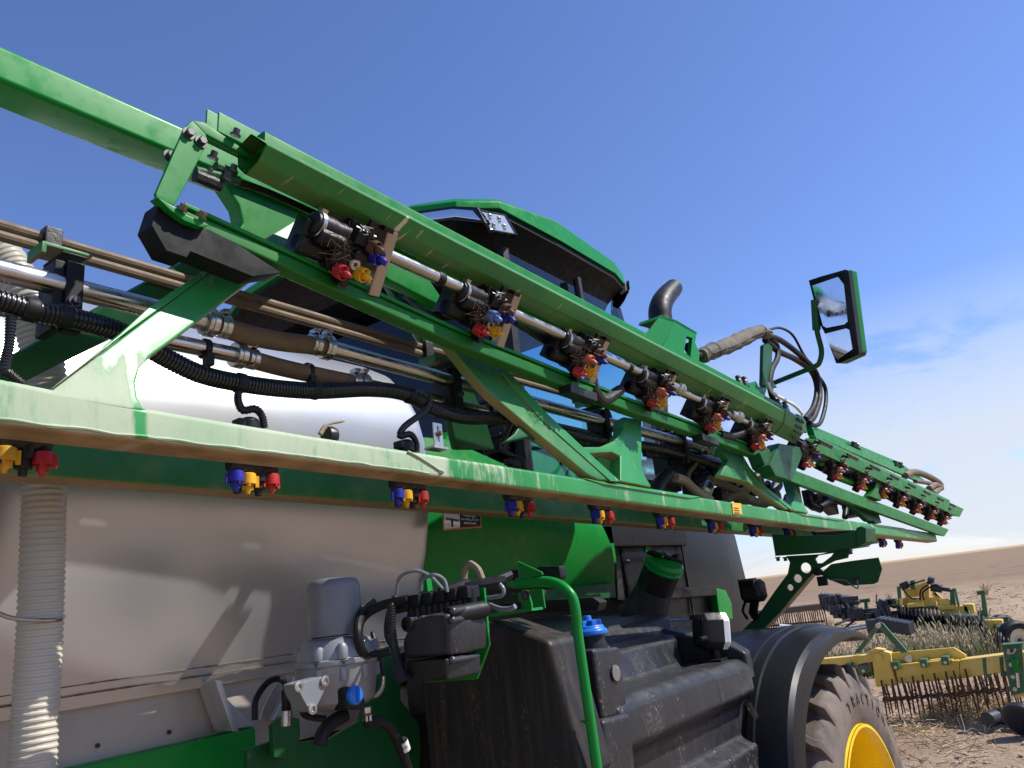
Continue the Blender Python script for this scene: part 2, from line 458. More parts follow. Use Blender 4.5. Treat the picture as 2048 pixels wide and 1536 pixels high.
# ------------------------------------------------------------------ ground
def ground_material():
    m, nt, n, l, bs = _new('field_soil')
    g = n.new('ShaderNodeNewGeometry'); sp = n.new('ShaderNodeSeparateXYZ'); l.new(g.outputs['Position'], sp.inputs[0])
    ln = n.new('ShaderNodeVectorMath'); ln.operation = 'LENGTH'; l.new(g.outputs['Position'], ln.inputs[0])
    wob = _noise(nt, 0.03, 4)
    dist = n.new('ShaderNodeMath'); dist.operation = 'MULTIPLY_ADD'; l.new(wob, dist.inputs[0]); dist.inputs[1].default_value = 30; l.new(ln.outputs['Value'], dist.inputs[2])
    soil = _mix(nt, _range(nt, _noise(nt, 0.9, 8, .6), .3, .7), (0.36, 0.245, 0.16), (0.47, 0.345, 0.24))
    soil = _mix(nt, _range(nt, _noise(nt, 14, 8, .7), .48, .72), soil, (0.20, 0.12, 0.075))
    soil = _mix(nt, _range(nt, _noise(nt, 30, 5, .7), .63, .70), soil, (0.52, 0.40, 0.27))
    mid = _mix(nt, _range(nt, _noise(nt, 0.5, 8, .7, stretch=(.5, 1, 1)), .35, .65), (0.34, 0.245, 0.165), (0.44, 0.33, 0.22))
    mid = _mix(nt, _range(nt, _noise(nt, 3.0, 8, .75), .55, .68), mid, (0.15, 0.10, 0.055))
    plough = _mix(nt, _range(nt, _noise(nt, 0.18, 9, .72), .3, .7), (0.205, 0.138, 0.092), (0.285, 0.20, 0.132))
    plough = _mix(nt, _range(nt, _noise(nt, 1.2, 9, .8), .55, .68), plough, (0.36, 0.27, 0.17))
    plough = _mix(nt, _range(nt, _noise(nt, .5, 9, .8, stretch=(.25, 1, 1)), .52, .72), plough, (0.13, 0.095, 0.068))
    c = _mix(nt, _range(nt, dist.outputs[0], 32, 55), soil, mid)
    c = _mix(nt, _range(nt, dist.outputs[0], 60, 100), c, plough)
    c = _mix(nt, _range(nt, ln.outputs['Value'], 1000, 1100), c, (0.40, 0.30, 0.15))
    l.new(c, bs.inputs['Base Color']); bs.inputs['Roughness'].default_value = 0.95
    bs.inputs['Specular IOR Level'].default_value = 0.15
    a = _noise(nt, 6, 10, .75)
    _bump(nt, bs, a, 0.8, 0.12)
    MATS['field_soil'] = m
ground_material()
def ground_z(x, y):
    r = math.hypot(x, y)
    z = 0.0
    if r < 60: z += 0.05 * noise.noise(V((x * 0.5, y * 0.5, 0))) + 0.025 * noise.noise(V((x * 1.9, y * 1.9, 4)))
    if r > 120: z += 0.0020 * (r - 120) * max(0.0, min(1.0, (r - 120) / 600))
    return z - 0.03
mb = MB()
rad = [0.0] + [0.8 * 1.12 ** k for k in range(60)]
rad = [r for r in rad if r < 620] + [900, 1600, 3000, 6000]
NS = 160
rings = []
for r in rad[1:]:
    rings.append([V((r * math.cos(2 * math.pi * k / NS), r * math.sin(2 * math.pi * k / NS), 0)) for k in range(NS)])
for ring in rings:
    for p in ring: p.z = ground_z(p.x, p.y)
rr = rings
mb.loft(rr, caps=False)
mb.add([V((0, 0, -0.03))] + rr[0], [(0, k + 1, (k + 1) % NS + 1) for k in range(NS)])
gr = build(mb, 'ground', 'field_soil', None, angle=180)
gr['kind'] = 'structure'

# ------------------------------------------------------------------ the sprayer: root
SP = thing('crop_sprayer', 'big green self-propelled crop sprayer with folded boom, steel tank and cab', 'sprayer', (3.0, 2.95, 0.0))
LP_, UP_ = L, U
def Lv(v): return L(v) - L((0, 0, 0))
def Uv(v): return U(v) - U((0, 0, 0))
Ld, Ls, Lu = Lv((1, 0, 0)), Lv((0, 1, 0)), Lv((0, 0, 1))
Ud, Us, Uu = Uv((1, 0, 0)), Uv((0, 1, 0)), Uv((0, 0, 1))
# the outer wing lies rolled over: m points across its underside (upwards), q out of it (towards the nozzles' aim)
def UM(s, m, q): return U((s, -0.6 * m - 0.8 * q, 0.8 * m - 0.6 * q))
Um, Uq = UM(0, 1, 0) - UM(0, 0, 0), UM(0, 0, 1) - UM(0, 0, 0)

def rrect(y0, y1, z0, z1, r, k=3):
    pts = []
    for cy, cz, a0 in ((y1 - r, z1 - r, 0), (y0 + r, z1 - r, 90), (y0 + r, z0 + r, 180), (y1 - r, z0 + r, 270)):
        for i in range(k + 1):
            a = R(a0 + 90 * i / k); pts.append((cy + r * math.cos(a), cz + r * math.sin(a)))
    return pts

# ------------------------------------------------------------------ lower (inner) wing
AST = [(-1.4, 0.0, .080), (-.1, 0.0, .078), (.14, 0, .066), (.5, .001, .060), (1.16, -.005, .057), (2.5, -.02, .046), (3.95, -.035, .035), (5.4, -.042, .030), (6.95, -.048, .024)]
def A_top(s):
    for a, b in zip(AST, AST[1:]):
        if s <= b[0]: return a[2] + (b[2] - a[2]) * (s - a[0]) / (b[0] - a[0])
    return AST[-1][2]
def A_bot(s):
    for a, b in zip(AST, AST[1:]):
        if s <= b[0]: return a[1] + (b[1] - a[1]) * (s - a[0]) / (b[0] - a[0])
    return AST[-1][1]
mb = MB()
mb.loft([[L((s, y, z)) for y, z in rrect(-.2, -.11, z0, z1, .012)] for s, z0, z1 in AST])
chordA = build(mb, 'boom_chord', 'residue_green', SP, label='pale residue-coated lower boom chord')
mb = MB()   # ragged weld and paint lip along the lower front edge
pts, rr_ = [], []
for i in range(150):
    s = -.5 + i * .0092
    pts.append(L((s, -.2005 + .002 * noise.noise(V((s * 30, 3, 1))), A_bot(s) + .010 + .003 * noise.noise(V((s * 18, 0, 0)))))); rr_.append(.0026 + .0028 * abs(noise.noise(V((s * 26, 8, 0)))))
mb.tube(pts, rr_, 6)
build(mb, 'weld_bead', 'residue_green', SP)
mb = MB()
pts, rr_ = [], []
for i in range(34):
    t = i / 33
    pts.append(L((.80 + .12 * t, -.2015, A_top(.8) - .004 - .042 * t ** 1.2))); rr_.append(.0030 + .002 * abs(noise.noise(V((t * 9, 2, 0)))) + (.004 if t > .93 else 0))
mb.tube(pts, rr_, 6)
build(mb, 'weld_bead', 'residue_green', SP)
mb = MB()
mb.loft([[L((s, y, z)) for y, z in rrect(.17, .245, .006 - .003 * s, .178 - .022 * s, .012)] for s in (-1.4, 0, 1.5, 3.5, 5.2, 6.6)])
build(mb, 'boom_chord', 'green_dusty', SP, label='dusty green rear lower boom chord')
mb = MB()
mb.loft([[L((s, y, z)) for y, z in rrect(-.045, .05, .735, .815, .010)] for s in (-2.4, 3.0)])
build(mb, 'boom_chord', 'green_clean', SP, label='clean green top boom chord against the sky')

def strut(poly, vec, material, name='strut', bevel=.006):
    mb = MB(); mb.prism([L(p) for p in poly], Lv(vec)); return build(mb, name, material, SP, bevel=bevel)
# front faces of the diagonal braces
strut([(-0.039, -0.202, 0.058), (0.042, -0.18, 0.142), (0.166, -0.146, 0.271), (0.327, -0.104, 0.434), (0.609, -0.036, 0.695), (0.724, -0.035, 0.701), (0.456, -0.095, 0.468), (0.201, -0.16, 0.219), (0.159, -0.17, 0.179), (0.135, -0.178, 0.149), (0.123, -0.187, 0.115), (0.123, -0.195, 0.084), (0.135, -0.202, 0.058)], (0, .028, -.006), 'residue_green')
# folded flange along its rear edge
strut([(-0.039, -0.201, 0.06), (0.111, -0.161, 0.216), (0.327, -0.104, 0.434), (0.334, -0.102, 0.441), (0.329, -0.1, 0.45), (0.169, -0.14, 0.295), (0.1, -0.162, 0.213)], (0, .05, -.01), 'residue_green', 'strut_flange', .002)
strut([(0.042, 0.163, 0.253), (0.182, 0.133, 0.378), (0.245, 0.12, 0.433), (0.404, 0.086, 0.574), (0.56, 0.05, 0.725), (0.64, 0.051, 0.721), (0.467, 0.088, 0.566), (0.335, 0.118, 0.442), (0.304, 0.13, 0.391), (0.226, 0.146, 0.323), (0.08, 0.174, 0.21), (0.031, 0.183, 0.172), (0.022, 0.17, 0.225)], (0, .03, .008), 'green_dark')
strut([(0.409, 0.095, 0.579), (0.566, 0.059, 0.731), (0.623, 0.059, 0.731), (0.471, 0.094, 0.585)], (0, .004, .002), 'green_clean', 'strut_flange', 0)  # paler green paints sunlight on the upper end of the shaded strut
# gusset under the top chord
strut([(0.397, -0.02, 0.741), (0.45, -0.02, 0.682), (0.461, -0.02, 0.637), (0.428, -0.02, 0.575), (0.539, -0.02, 0.588), (0.667, -0.02, 0.698), (0.925, -0.02, 0.749), (0.811, -0.02, 0.773)], (0, .05, 0), 'green_paint', 'gusset')
# second set: down towards the front
strut([(1.056, -0.092, 0.479), (1.11, -0.107, 0.424), (1.167, -0.125, 0.352), (1.234, -0.142, 0.289), (1.32, -0.155, 0.239), (1.398, -0.167, 0.192), (1.502, -0.181, 0.137), (1.621, -0.198, 0.071), (1.679, -0.202, 0.057), (1.82, -0.201, 0.062), (1.76, -0.194, 0.089), (1.713, -0.184, 0.128), (1.503, -0.146, 0.271), (1.359, -0.112, 0.402), (1.236, -0.097, 0.463)], (0, .035, -.008), 'green_dusty')
strut([(1.267, -0.117, 0.307), (1.337, -0.126, 0.274), (1.367, -0.132, 0.248), (1.362, -0.141, 0.216), (1.316, -0.15, 0.179), (1.243, -0.16, 0.14), (1.391, -0.151, 0.178), (1.505, -0.154, 0.166), (1.563, -0.16, 0.143), (1.509, -0.145, 0.198), (1.39, -0.125, 0.278)], (0, .02, -.005), 'green_dark', 'gusset')
strut([(1.353, -0.117, 0.4), (1.496, -0.151, 0.269), (1.706, -0.188, 0.127), (1.813, -0.205, 0.06), (1.75, -0.207, 0.055), (1.657, -0.191, 0.114), (1.447, -0.157, 0.245), (1.317, -0.121, 0.383)], (0, .004, 0), 'residue_green', 'strut_flange', 0)
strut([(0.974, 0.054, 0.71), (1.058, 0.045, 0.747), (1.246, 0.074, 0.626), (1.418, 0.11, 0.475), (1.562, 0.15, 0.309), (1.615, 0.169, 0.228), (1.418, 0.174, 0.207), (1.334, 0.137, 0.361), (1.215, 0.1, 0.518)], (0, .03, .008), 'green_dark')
strut([(1.005, 0.042, 0.716), (1.062, 0.039, 0.729), (1.267, 0.067, 0.611), (1.24, 0.07, 0.598)], (0, .012, 0), 'green_clean', 'strut_flange', 0)  # sunlit flange painted in paler green, its shaded strut in dark green
strut([(0.643, -0.01, 0.721), (0.711, -0.01, 0.756), (1.142, -0.01, 0.687), (1.226, -0.01, 0.607), (1.135, -0.01, 0.616), (0.966, -0.01, 0.635)], (0, .04, 0), 'green_paint', 'gusset')
# upright post with flared foot
strut([(2.045, -0.128, 0.342), (2, -0.144, 0.28), (1.891, -0.159, 0.221), (1.773, -0.169, 0.185), (1.573, -0.175, 0.161), (1.587, -0.181, 0.136), (1.848, -0.172, 0.173), (1.896, -0.175, 0.163), (1.824, -0.201, 0.062), (2.045, -0.202, 0.057), (2.028, -0.19, 0.102), (2.036, -0.18, 0.142), (2.198, -0.125, 0.355)], (0, .05, -.01), 'residue_green', 'post')
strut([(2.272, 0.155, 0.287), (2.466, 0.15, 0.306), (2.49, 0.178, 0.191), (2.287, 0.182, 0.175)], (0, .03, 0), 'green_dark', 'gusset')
strut([(2.907, -0.133, 0.322), (2.943, -0.149, 0.263), (2.752, -0.174, 0.167), (2.869, -0.174, 0.165), (3.066, -0.175, 0.16), (3.208, -0.19, 0.105), (3.417, -0.205, 0.045), (3.541, -0.203, 0.052), (3.279, -0.177, 0.153), (3.178, -0.154, 0.244), (3.15, -0.134, 0.319), (3.071, -0.128, 0.341)], (0, .035, -.008), 'green_dusty')
strut([(3.138, -0.139, 0.317), (3.166, -0.158, 0.242), (3.266, -0.181, 0.152), (3.528, -0.208, 0.051), (3.477, -0.209, 0.045), (3.206, -0.183, 0.145), (3.099, -0.156, 0.248)], (0, .004, 0), 'residue_green', 'strut_flange', 0)
strut([(3.748, -0.15, 0.256), (3.688, -0.178, 0.151), (3.532, -0.199, 0.067), (3.486, -0.206, 0.044), (3.756, -0.206, 0.041), (3.741, -0.191, 0.099), (3.817, -0.168, 0.189), (3.929, -0.146, 0.272)], (0, .05, -.01), 'residue_green', 'post')
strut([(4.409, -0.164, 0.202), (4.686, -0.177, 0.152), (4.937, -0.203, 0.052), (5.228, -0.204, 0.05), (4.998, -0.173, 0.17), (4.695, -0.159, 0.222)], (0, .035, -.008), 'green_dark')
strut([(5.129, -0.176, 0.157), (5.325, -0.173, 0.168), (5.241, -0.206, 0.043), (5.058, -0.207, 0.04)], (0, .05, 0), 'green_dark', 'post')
# welded cover strips lying on the front chord
for s0, s1 in ((1.6, 2.45), (3.55, 4.4), (5.0, 5.9)):
    mb = MB(); mb.prism([L((s0, -.203, A_top(s0) - .002)), L((s0 + .1, -.206, A_top(s0) - .012)), L((s1 - .12, -.206, A_top(s1) - .014)), L((s1, -.203, A_top(s1) - .002)), L((s1, -.19, A_top(s1) + .004)), L((s0, -.19, A_top(s0) + .004))], Lv((0, .05, 0)))
    build(mb, 'weld_plate', 'residue_green', SP, bevel=.003)

# ------------------------------------------------------------------ spray pipes, rods, couplings on the lower wing
def lpipe(a, b, r, material, name, n=14):
    mb = MB(); mb.tube([L(a), L(b)], r, n); return build(mb, name, material, SP)
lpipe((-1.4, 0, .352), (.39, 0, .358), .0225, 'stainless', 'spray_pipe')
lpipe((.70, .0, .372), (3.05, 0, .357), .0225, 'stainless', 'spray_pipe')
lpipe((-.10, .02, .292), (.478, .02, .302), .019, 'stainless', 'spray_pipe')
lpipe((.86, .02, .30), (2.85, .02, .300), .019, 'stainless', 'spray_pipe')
mb = MB(); mb.tube(smooth_path([L((.39, 0, .358)), L((.48, .0, .352)), L((.58, 0, .356)), L((.71, 0, .372))]), .0245, 16); build(mb, 'rubber_hose', 'brown_hose', SP)
mb = MB(); mb.tube(smooth_path([L((.47, .02, .302)), L((.60, .02, .296)), L((.74, .02, .297)), L((.87, .02, .30))]), .022, 16); build(mb, 'rubber_hose', 'brown_hose', SP)
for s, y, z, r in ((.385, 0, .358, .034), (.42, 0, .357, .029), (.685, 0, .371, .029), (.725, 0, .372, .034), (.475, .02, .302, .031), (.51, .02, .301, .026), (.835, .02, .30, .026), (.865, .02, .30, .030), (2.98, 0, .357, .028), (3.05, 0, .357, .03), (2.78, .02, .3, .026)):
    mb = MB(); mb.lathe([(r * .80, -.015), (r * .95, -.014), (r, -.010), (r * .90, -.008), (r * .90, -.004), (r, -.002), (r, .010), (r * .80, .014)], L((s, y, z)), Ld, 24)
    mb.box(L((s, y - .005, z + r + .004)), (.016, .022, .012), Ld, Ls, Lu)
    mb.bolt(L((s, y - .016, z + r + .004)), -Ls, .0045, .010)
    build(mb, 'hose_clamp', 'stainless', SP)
for k, dz in enumerate((0, -.024)):
    lpipe((-1.4, .1, .500 + dz), (2.75, .1, .512 + dz), .0115, 'brown_rod', 'hydraulic_line', 10)
for s in (.07, 1.215, 2.10, 2.78):
    mb = MB(); mb.box(L((s, .098, .493)), (.036, .042, .062), Ld, Ls, Lu)
    build(mb, 'line_clamp', 'dusty_black', SP, bevel=.004)
    mb = MB(); mb.box(L((s + .005, -.012, .33)), (.034, .026, .15), Ld, Ls, Lu); mb.box(L((s - .022, .02, .33)), (.02, .07, .15), Ld, Ls, Lu)
    mb.box(L((s + .005, .03, .425)), (.05, .09, .006), Ld, Ls, Lu)
    cl = build(mb, 'pipe_clamp', 'black_rubber', SP, bevel=.003)
    mb = MB(); mb.bolt(L((s + .005, -.026, .318)), -Ls, .0085, .012); build(mb, 'bolt', 'bolt_steel', cl)
    mb = MB(); mb.prism([L((s - .045, .02, .43)), L((s - .045, .02, .455)), L((s + .055, .02, .455)), L((s + .055, .02, .448)), L((s - .035, .02, .446)), L((s - .035, .02, .43))], Lv((0, .07, 0)))
    mb.lathe([(.006, 0), (.006, .045)], L((s + .02, .05, .412)), Lu, 8)
    build(mb, 'clamp_bracket', 'green_dusty', cl, bevel=.002)
# grey wet-boom pipe that feeds the lower nozzles
mb = MB(); mb.tube([L((.25, -.045, .088)), L((6.2, -.045, .028))], .0165, 12); build(mb, 'wet_boom_pipe', 'zinc', SP)
mb = MB(); mb.box(L((.28, -.02, .098)), (.30, .006, .03), Ld, Ls, Lu); build(mb, 'guard_strip', 'green_dark', SP)
mb = MB(); mb.box(L((.86, .0, .095)), (.52, .006, .034), Ld, Ls, Lu); build(mb, 'guard_strip', 'green_dark', SP)
# slotted alloy bracket standing on the wet boom
mb = MB()
o_ = (1.061, -0.07, 0.159)
mb.plate([[L((o_[0] + a, -.07, o_[2] + b)) for a, b in ((-.018, -.035), (.018, -.035), (.017, .035), (-.019, .035))],
          [L((o_[0] + a, -.07, o_[2] + b)) for a, b in ((-.004, -.02), (.004, -.02), (.004, -.006), (-.004, -.006))],
          [L((o_[0] + a, -.07, o_[2] + b)) for a, b in ((-.004, .006), (.004, .006), (.004, .026), (-.004, .026))]], Lv((0, .004, 0)))
mb.box(L((o_[0] + .004, -.055, o_[2] - .036)), (.06, .04, .006), Ld, Ls, Lu)
sb = build(mb, 'slotted_bracket', 'zinc', SP)
mb = MB(); mb.bolt(L((o_[0], -.072, o_[2] + .004)), -Ls, .006, .01); build(mb, 'bolt', 'brown_rod', sb)
# broken strap end sticking up
mb = MB(); mb.tube(smooth_path([LP_((0.655, -0.05, 0.115)), LP_((0.679, -0.05, 0.142)), LP_((0.733, -0.05, 0.159))]), [.006] * 6 + [.004] * 6 + [.002], 6); build(mb, 'cable_tie', 'hose_tan', SP)
mb = MB(); mb.lathe([(.022, -.012), (.024, 0), (.022, .012)], L((0.694, -0.04, 0.118)), Ld, 16); build(mb, 'pipe_coupling', 'dusty_black', SP)

# corrugated black wiring loom
mb = MB()
mb.hose(smooth_path([LP_((-0.187, -0.05, 0.274)), LP_((-0.064, -0.05, 0.273)), LP_((-0.013, -0.05, 0.269)), LP_((0.077, -0.05, 0.271)), LP_((0.171, -0.04, 0.267)), LP_((0.263, -0.03, 0.239)), LP_((0.345, -0.03, 0.217)), LP_((0.445, -0.03, 0.214)), LP_((0.555, -0.03, 0.22)), LP_((0.676, -0.03, 0.235)), LP_((0.846, -0.03, 0.269)), LP_((0.978, -0.03, 0.278)), LP_((1.098, -0.03, 0.252)), LP_((1.242, -0.02, 0.249)), LP_((1.444, -0.02, 0.273)), LP_((1.761, -0.02, 0.273)), LP_((2.064, 0, 0.281)), LP_((2.611, 0, 0.301)), LP_((3.248, 0, 0.281))]), .0215, .0085, .15, 14)
build(mb, 'wiring_loom', 'loom_plastic', SP)
for p in ((20, 607), (480, 766), (640, 780), (820, 790), (900, 828)): pass
for q in ((-0.013, -0.05, 0.27), (0.049, -0.05, 0.272), (0.445, -0.03, 0.214), (0.657, -0.03, 0.233), (0.997, -0.03, 0.276), (1.185, -0.02, 0.252)):
    mb = MB(); mb.lathe([(.0215, -.012), (.0240, -.008), (.0240, .008), (.0215, .012)], L(q), Ld, 14); build(mb, 'loom_sleeve', 'black_rubber', SP)
for path in ([(-0.044, -0.05, 0.249), (-0.043, -0.05, 0.193), (-0.048, -0.05, 0.149), (-0.037, -0.05, 0.137), (-0.016, -0.05, 0.122)],
             [(0.443, -0.03, 0.203), (0.44, -0.03, 0.173), (0.446, -0.04, 0.147), (0.471, -0.05, 0.151), (0.489, -0.05, 0.137), (0.495, -0.05, 0.11)],
             [(1.063, -0.05, 0.276), (1.033, -0.05, 0.231), (0.949, -0.05, 0.175), (0.928, -0.05, 0.144), (0.957, -0.06, 0.151), (0.978, -0.06, 0.13), (0.977, -0.06, 0.102)],
             [(1.405, -0.05, 0.265), (1.435, -0.05, 0.258), (1.401, -0.05, 0.207), (1.377, -0.05, 0.166), (1.407, -0.05, 0.145), (1.463, -0.05, 0.139), (1.484, -0.05, 0.103)],
             [(2.112, 0, 0.473), (2.172, 0, 0.377), (2.126, 0, 0.305), (2.023, 0, 0.26)]):
    mb = MB(); mb.hose(smooth_path([L(p) for p in path]), .0095, .006, .16, 10); build(mb, 'wiring_branch', 'loom_plastic', SP)
for q in ((0.455, -0.05, 0.116), (0.949, -0.05, 0.124), (1.429, -0.05, 0.124)):
    mb = MB(); mb.lathe([(.014, -.03), (.024, -.02), (.024, .004), (.012, .012)], L(q), Lu, 14); mb.box(L((q[0] - .02, q[1], q[2] - .005)), (.03, .03, .02), Ld, Ls, Lu); build(mb, 'solenoid_head', 'black_clean', SP, bevel=.003)
for q in ((0.387, 0, 0.291), (0.678, 0, 0.297), (1.405, 0, 0.337), (2.431, 0, 0.308)):
    mb = MB(); mb.lathe([(.0215, -.006), (.024, -.006), (.024, .006), (.0215, .006)], L((q[0], .02, .300)), Ld, 16, caps=False); mb.box(L((q[0], .005, .270)), (.018, .02, .03), Ld, Ls, Lu); build(mb, 'cable_tie', 'black_rubber', SP)
# thick hoses at the fold joint
for path, r, m_ in (([(2.666, 0, 0.182), (2.761, 0, 0.174), (2.807, -0.02, 0.132), (2.906, -0.04, 0.089)], .022, 'hose_tan'),
                ([(3.038, 0, 0.2), (3.179, 0, 0.192), (3.383, -0, 0.163), (3.537, 0, 0.208), (3.669, -0, 0.264)], .022, 'hose_tan'),
                ([(3.177, 0, 0.117), (3.377, 0, 0.15), (3.532, 0, 0.128), (3.705, 0, 0.122)], .024, 'hose_tan'),
                ([(2.562, 0.05, 0.295), (2.971, 0.05, 0.327), (3.311, 0.05, 0.31), (3.492, 0.05, 0.286)], .028, 'dusty_black'),
                ([(2.865, 0, 0.317), (2.913, 0, 0.274), (2.818, 0, 0.218), (2.79, 0, 0.169)], .011, 'brown_hose'),
                ([(2.637, 0.02, 0.195), (2.554, 0.02, 0.155), (2.493, 0.02, 0.107), (2.438, 0.02, 0.071)], .03, 'black_rubber'),
                ([(3.52, -0, 0.172), (3.657, 0, 0.168), (3.665, 0, 0.114)], .015, 'black_rubber'),
                ([(4.469, 0, 0.236), (4.486, 0, 0.159), (4.644, 0, 0.136)], .02, 'black_rubber'),
                ([(4.655, 0, 0.152), (4.954, 0, 0.211), (5.225, 0, 0.199), (5.158, 0, 0.11)], .02, 'black_rubber')):
    mb = MB(); mb.tube(smooth_path([L(p) for p in path]), r, 12); build(mb, 'joint_hose', m_, SP)
mb = MB(); q = (2.928, -0.02, 0.145); mb.lathe([(.02, -.04), (.034, -.03), (.034, .02), (.03, .035)], L(q), Ld + Lu * .8, 16); build(mb, 'pipe_coupling', 'zinc', SP)
mb = MB(); q = (3.077, -0.02, 0.127); mb.box(L(q), (.07, .06, .06), Ld, Ls, Lu); build(mb, 'joint_block', 'dusty_black', SP, bevel=.008)

# crowded valves and hoses behind the fold joint
rj = random.Random(17)
for q in ((2.82, 0.1, 0.286), (3.072, 0.12, 0.289), (3.282, 0.1, 0.27), (3.611, 0.12, 0.263), (3.031, 0.08, 0.178), (2.754, 0.1, 0.162), (3.897, 0.12, 0.268), (4.089, 0.1, 0.214), (4.798, 0.08, 0.223), (5.106, 0.08, 0.213), (5.617, 0.08, 0.19)):
    mb = MB(); mb.box(L((q[0], q[1], q[2])), (rj.uniform(.10, .2), .08, rj.uniform(.05, .10)), (Ld + Lu * rj.uniform(-.3, .3)).normalized(), Ls, Lu); mb.lathe([(.03, -.09), (.034, -.08), (.034, .08), (.03, .09)], L((q[0], q[1] - .03, q[2] + .03)), Ld + Lu * rj.uniform(-.5, .5), 12); build(mb, 'section_valve', 'dusty_black', SP, bevel=.006)
for k in range(9):
    a = V((2.2 + .25 * k + rj.uniform(-.1, .1), rj.uniform(.0, .12), .10 + rj.uniform(0, .22))); mb = MB()
    mb.tube(smooth_path([L(a + V((rj.uniform(-.15, .15) * 0 - .16, 0, rj.uniform(-.06, .06)))), L(a + V((-.05, rj.uniform(-.03, .03), rj.uniform(-.07, .07)))), L(a + V((.07, 0, rj.uniform(-.07, .07)))), L(a + V((.2, 0, rj.uniform(-.06, .06))))], 6), rj.choice((.010, .014, .018)), 8); build(mb, 'joint_hose', rj.choice(('black_rubber', 'dusty_black', 'brown_hose')), SP)
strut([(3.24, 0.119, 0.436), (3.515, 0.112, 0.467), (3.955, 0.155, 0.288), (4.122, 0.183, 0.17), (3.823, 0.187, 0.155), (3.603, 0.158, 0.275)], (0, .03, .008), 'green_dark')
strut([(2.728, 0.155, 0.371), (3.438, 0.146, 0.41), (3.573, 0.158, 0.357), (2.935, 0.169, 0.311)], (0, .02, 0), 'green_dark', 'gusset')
# ------------------------------------------------------------------ nozzles of the lower wing
def cap_mesh(name, material):
    mb = MB()
    mb.lathe([(.0150, .017), (.0178, .015), (.0185, .006), (.0185, -.008), (.0160, -.0085), (.0150, -.001), (.0088, -.002), (.0085, -.020), (.0062, -.0235), (.0040, -.030), (.001, -.0305)], (0, 0, 0), (0, 0, 1), 16)
    for a in (0, math.pi):
        mb.box((math.cos(a) * .0205, math.sin(a) * .0205, -.002), (.008, .0045, .026))
    mb.box((0, 0, -.013), (.024, .0035, .016)); mb.box((0, -.0115, -.010), (.0045, .012, .008))
    me = make_mesh(mb, name, 0); me.materials.append(MATS[material]); return me
CAPS = {k: cap_mesh('nozzle_cap', 'cap_' + k) for k in ('red', 'yellow', 'blue', 'orange', 'lightblue', 'brown')}
def lower_body():
    mb = MB()
    mb.lathe([(.014, -.064), (.020, -.060), (.022, -.03), (.018, -.02), (.023, 0), (.018, .02), (.022, .035), (.014, .060)], (0, 0, .034), (1, 0, 0), 14)
    mb.box((.0, 0, .075), (.045, .05, .05)); mb.box((.03, -.01, .05), (.028, .04, .04))
    for x, r in ((-.048, .016), (-.017, .015), (.018, .017), (.047, .016)): mb.lathe([(r, .03), (r * .9, .008), (r * .9, -.002)], (x, 0, 0), (0, 0, 1), 10)
    mb.lathe([(.016, .0), (.016, -.018), (.008, -.020), (.008, -.032)], (.018, .008, 0), (0, 0, 1), 10)
    mb.lathe([(.010, .0), (.010, -.028), (.005, -.030)], (-.034, .012, 0), (0, 0, 1), 8)
    me = make_mesh(mb, 'nozzle_body', .002); me.materials.append(MATS['dusty_black']); return me
LB_ME = lower_body()
strm = axes_matrix((0, 0, 0), Ld, Ls, Lu).to_3x3()
for i in range(-1, 14):
    s = .5 * i
    M = axes_matrix(L((s, 0, -.004 * i)), Ld, Ls, Lu)
    nb = inst(LB_ME, 'nozzle_body', SP, M)
    for x, k in ((-.048, 'blue'), (-.017, 'yellow'), (.046, 'red')):
        Rz = Matrix.Rotation(random.uniform(-.5, .5), 4, 'Z')
        inst(CAPS[k], 'nozzle_cap', nb, M @ Matrix.Translation((x, -.004, random.uniform(-.003, .002))) @ Rz)

# ------------------------------------------------------------------ upper (outer) wing
S0 = [(-.06, .156), (-.030, .1265), (.015, .115), (.045, .148), (.05, .202), (0, .213)]
S1 = [(-.06, .156), (-.040, .098), (.012, .056), (.05, .10), (.06, .205), (0, .216)]
def inset(sec, k):
    cy = sum(p[0] for p in sec) / len(sec); cz = sum(p[1] for p in sec) / len(sec)
    return [(cy + (y - cy) * k, cz + (z - cz) * k) for y, z in sec]
mb = MB()
ringO = [[U((s, a[0] + (b[0] - a[0]) * t, a[1] + (b[1] - a[1]) * t)) for a, b in zip(S0, S1)] for s, t in ((-.288, 0), (1.0, .3), (2.82, 1))]
ringI = [[U((s, a[0] + (b[0] - a[0]) * t, a[1] + (b[1] - a[1]) * t)) for a, b in zip(inset(S0, .9), inset(S1, .9))] for s, t in ((2.6, 1), (-.288, 0))]
mb.loft(ringO + ringI, caps=False)
mb.add(ringI[0], [tuple(range(6))])
build(mb, 'boom_chord', 'scratched_green', SP, bevel=.004, label='scratched hexagonal outer boom chord')
# perforated end sleeve at the hinge
mb = MB()
mb.loft([[U((s, y, z)) for y, z in inset(S1, k)] for s, k in ((2.74, 1.03), (2.745, 1.07), (2.97, 1.10), (3.02, 1.08), (3.03, .9))])
slv = build(mb, 'hinge_sleeve', 'scratched_green', SP, bevel=.004)
for r_ in range(2):
    for c_ in range(4):
        for fa in range(2):
            y0, z0 = (-.0545, .130) if fa == 0 else (-.027, .074)
            mb = MB(); mb.box(U((2.90 + c_ * .026 + r_ * .0, y0 + (.008 if r_ else -.006) * (1 if fa == 0 else 1.2) - .0055, z0 + (-.018 if r_ else .014))), (.013, .006, .017), Ud, Us, Uu); build(mb, 'slot', 'label_black', slv)
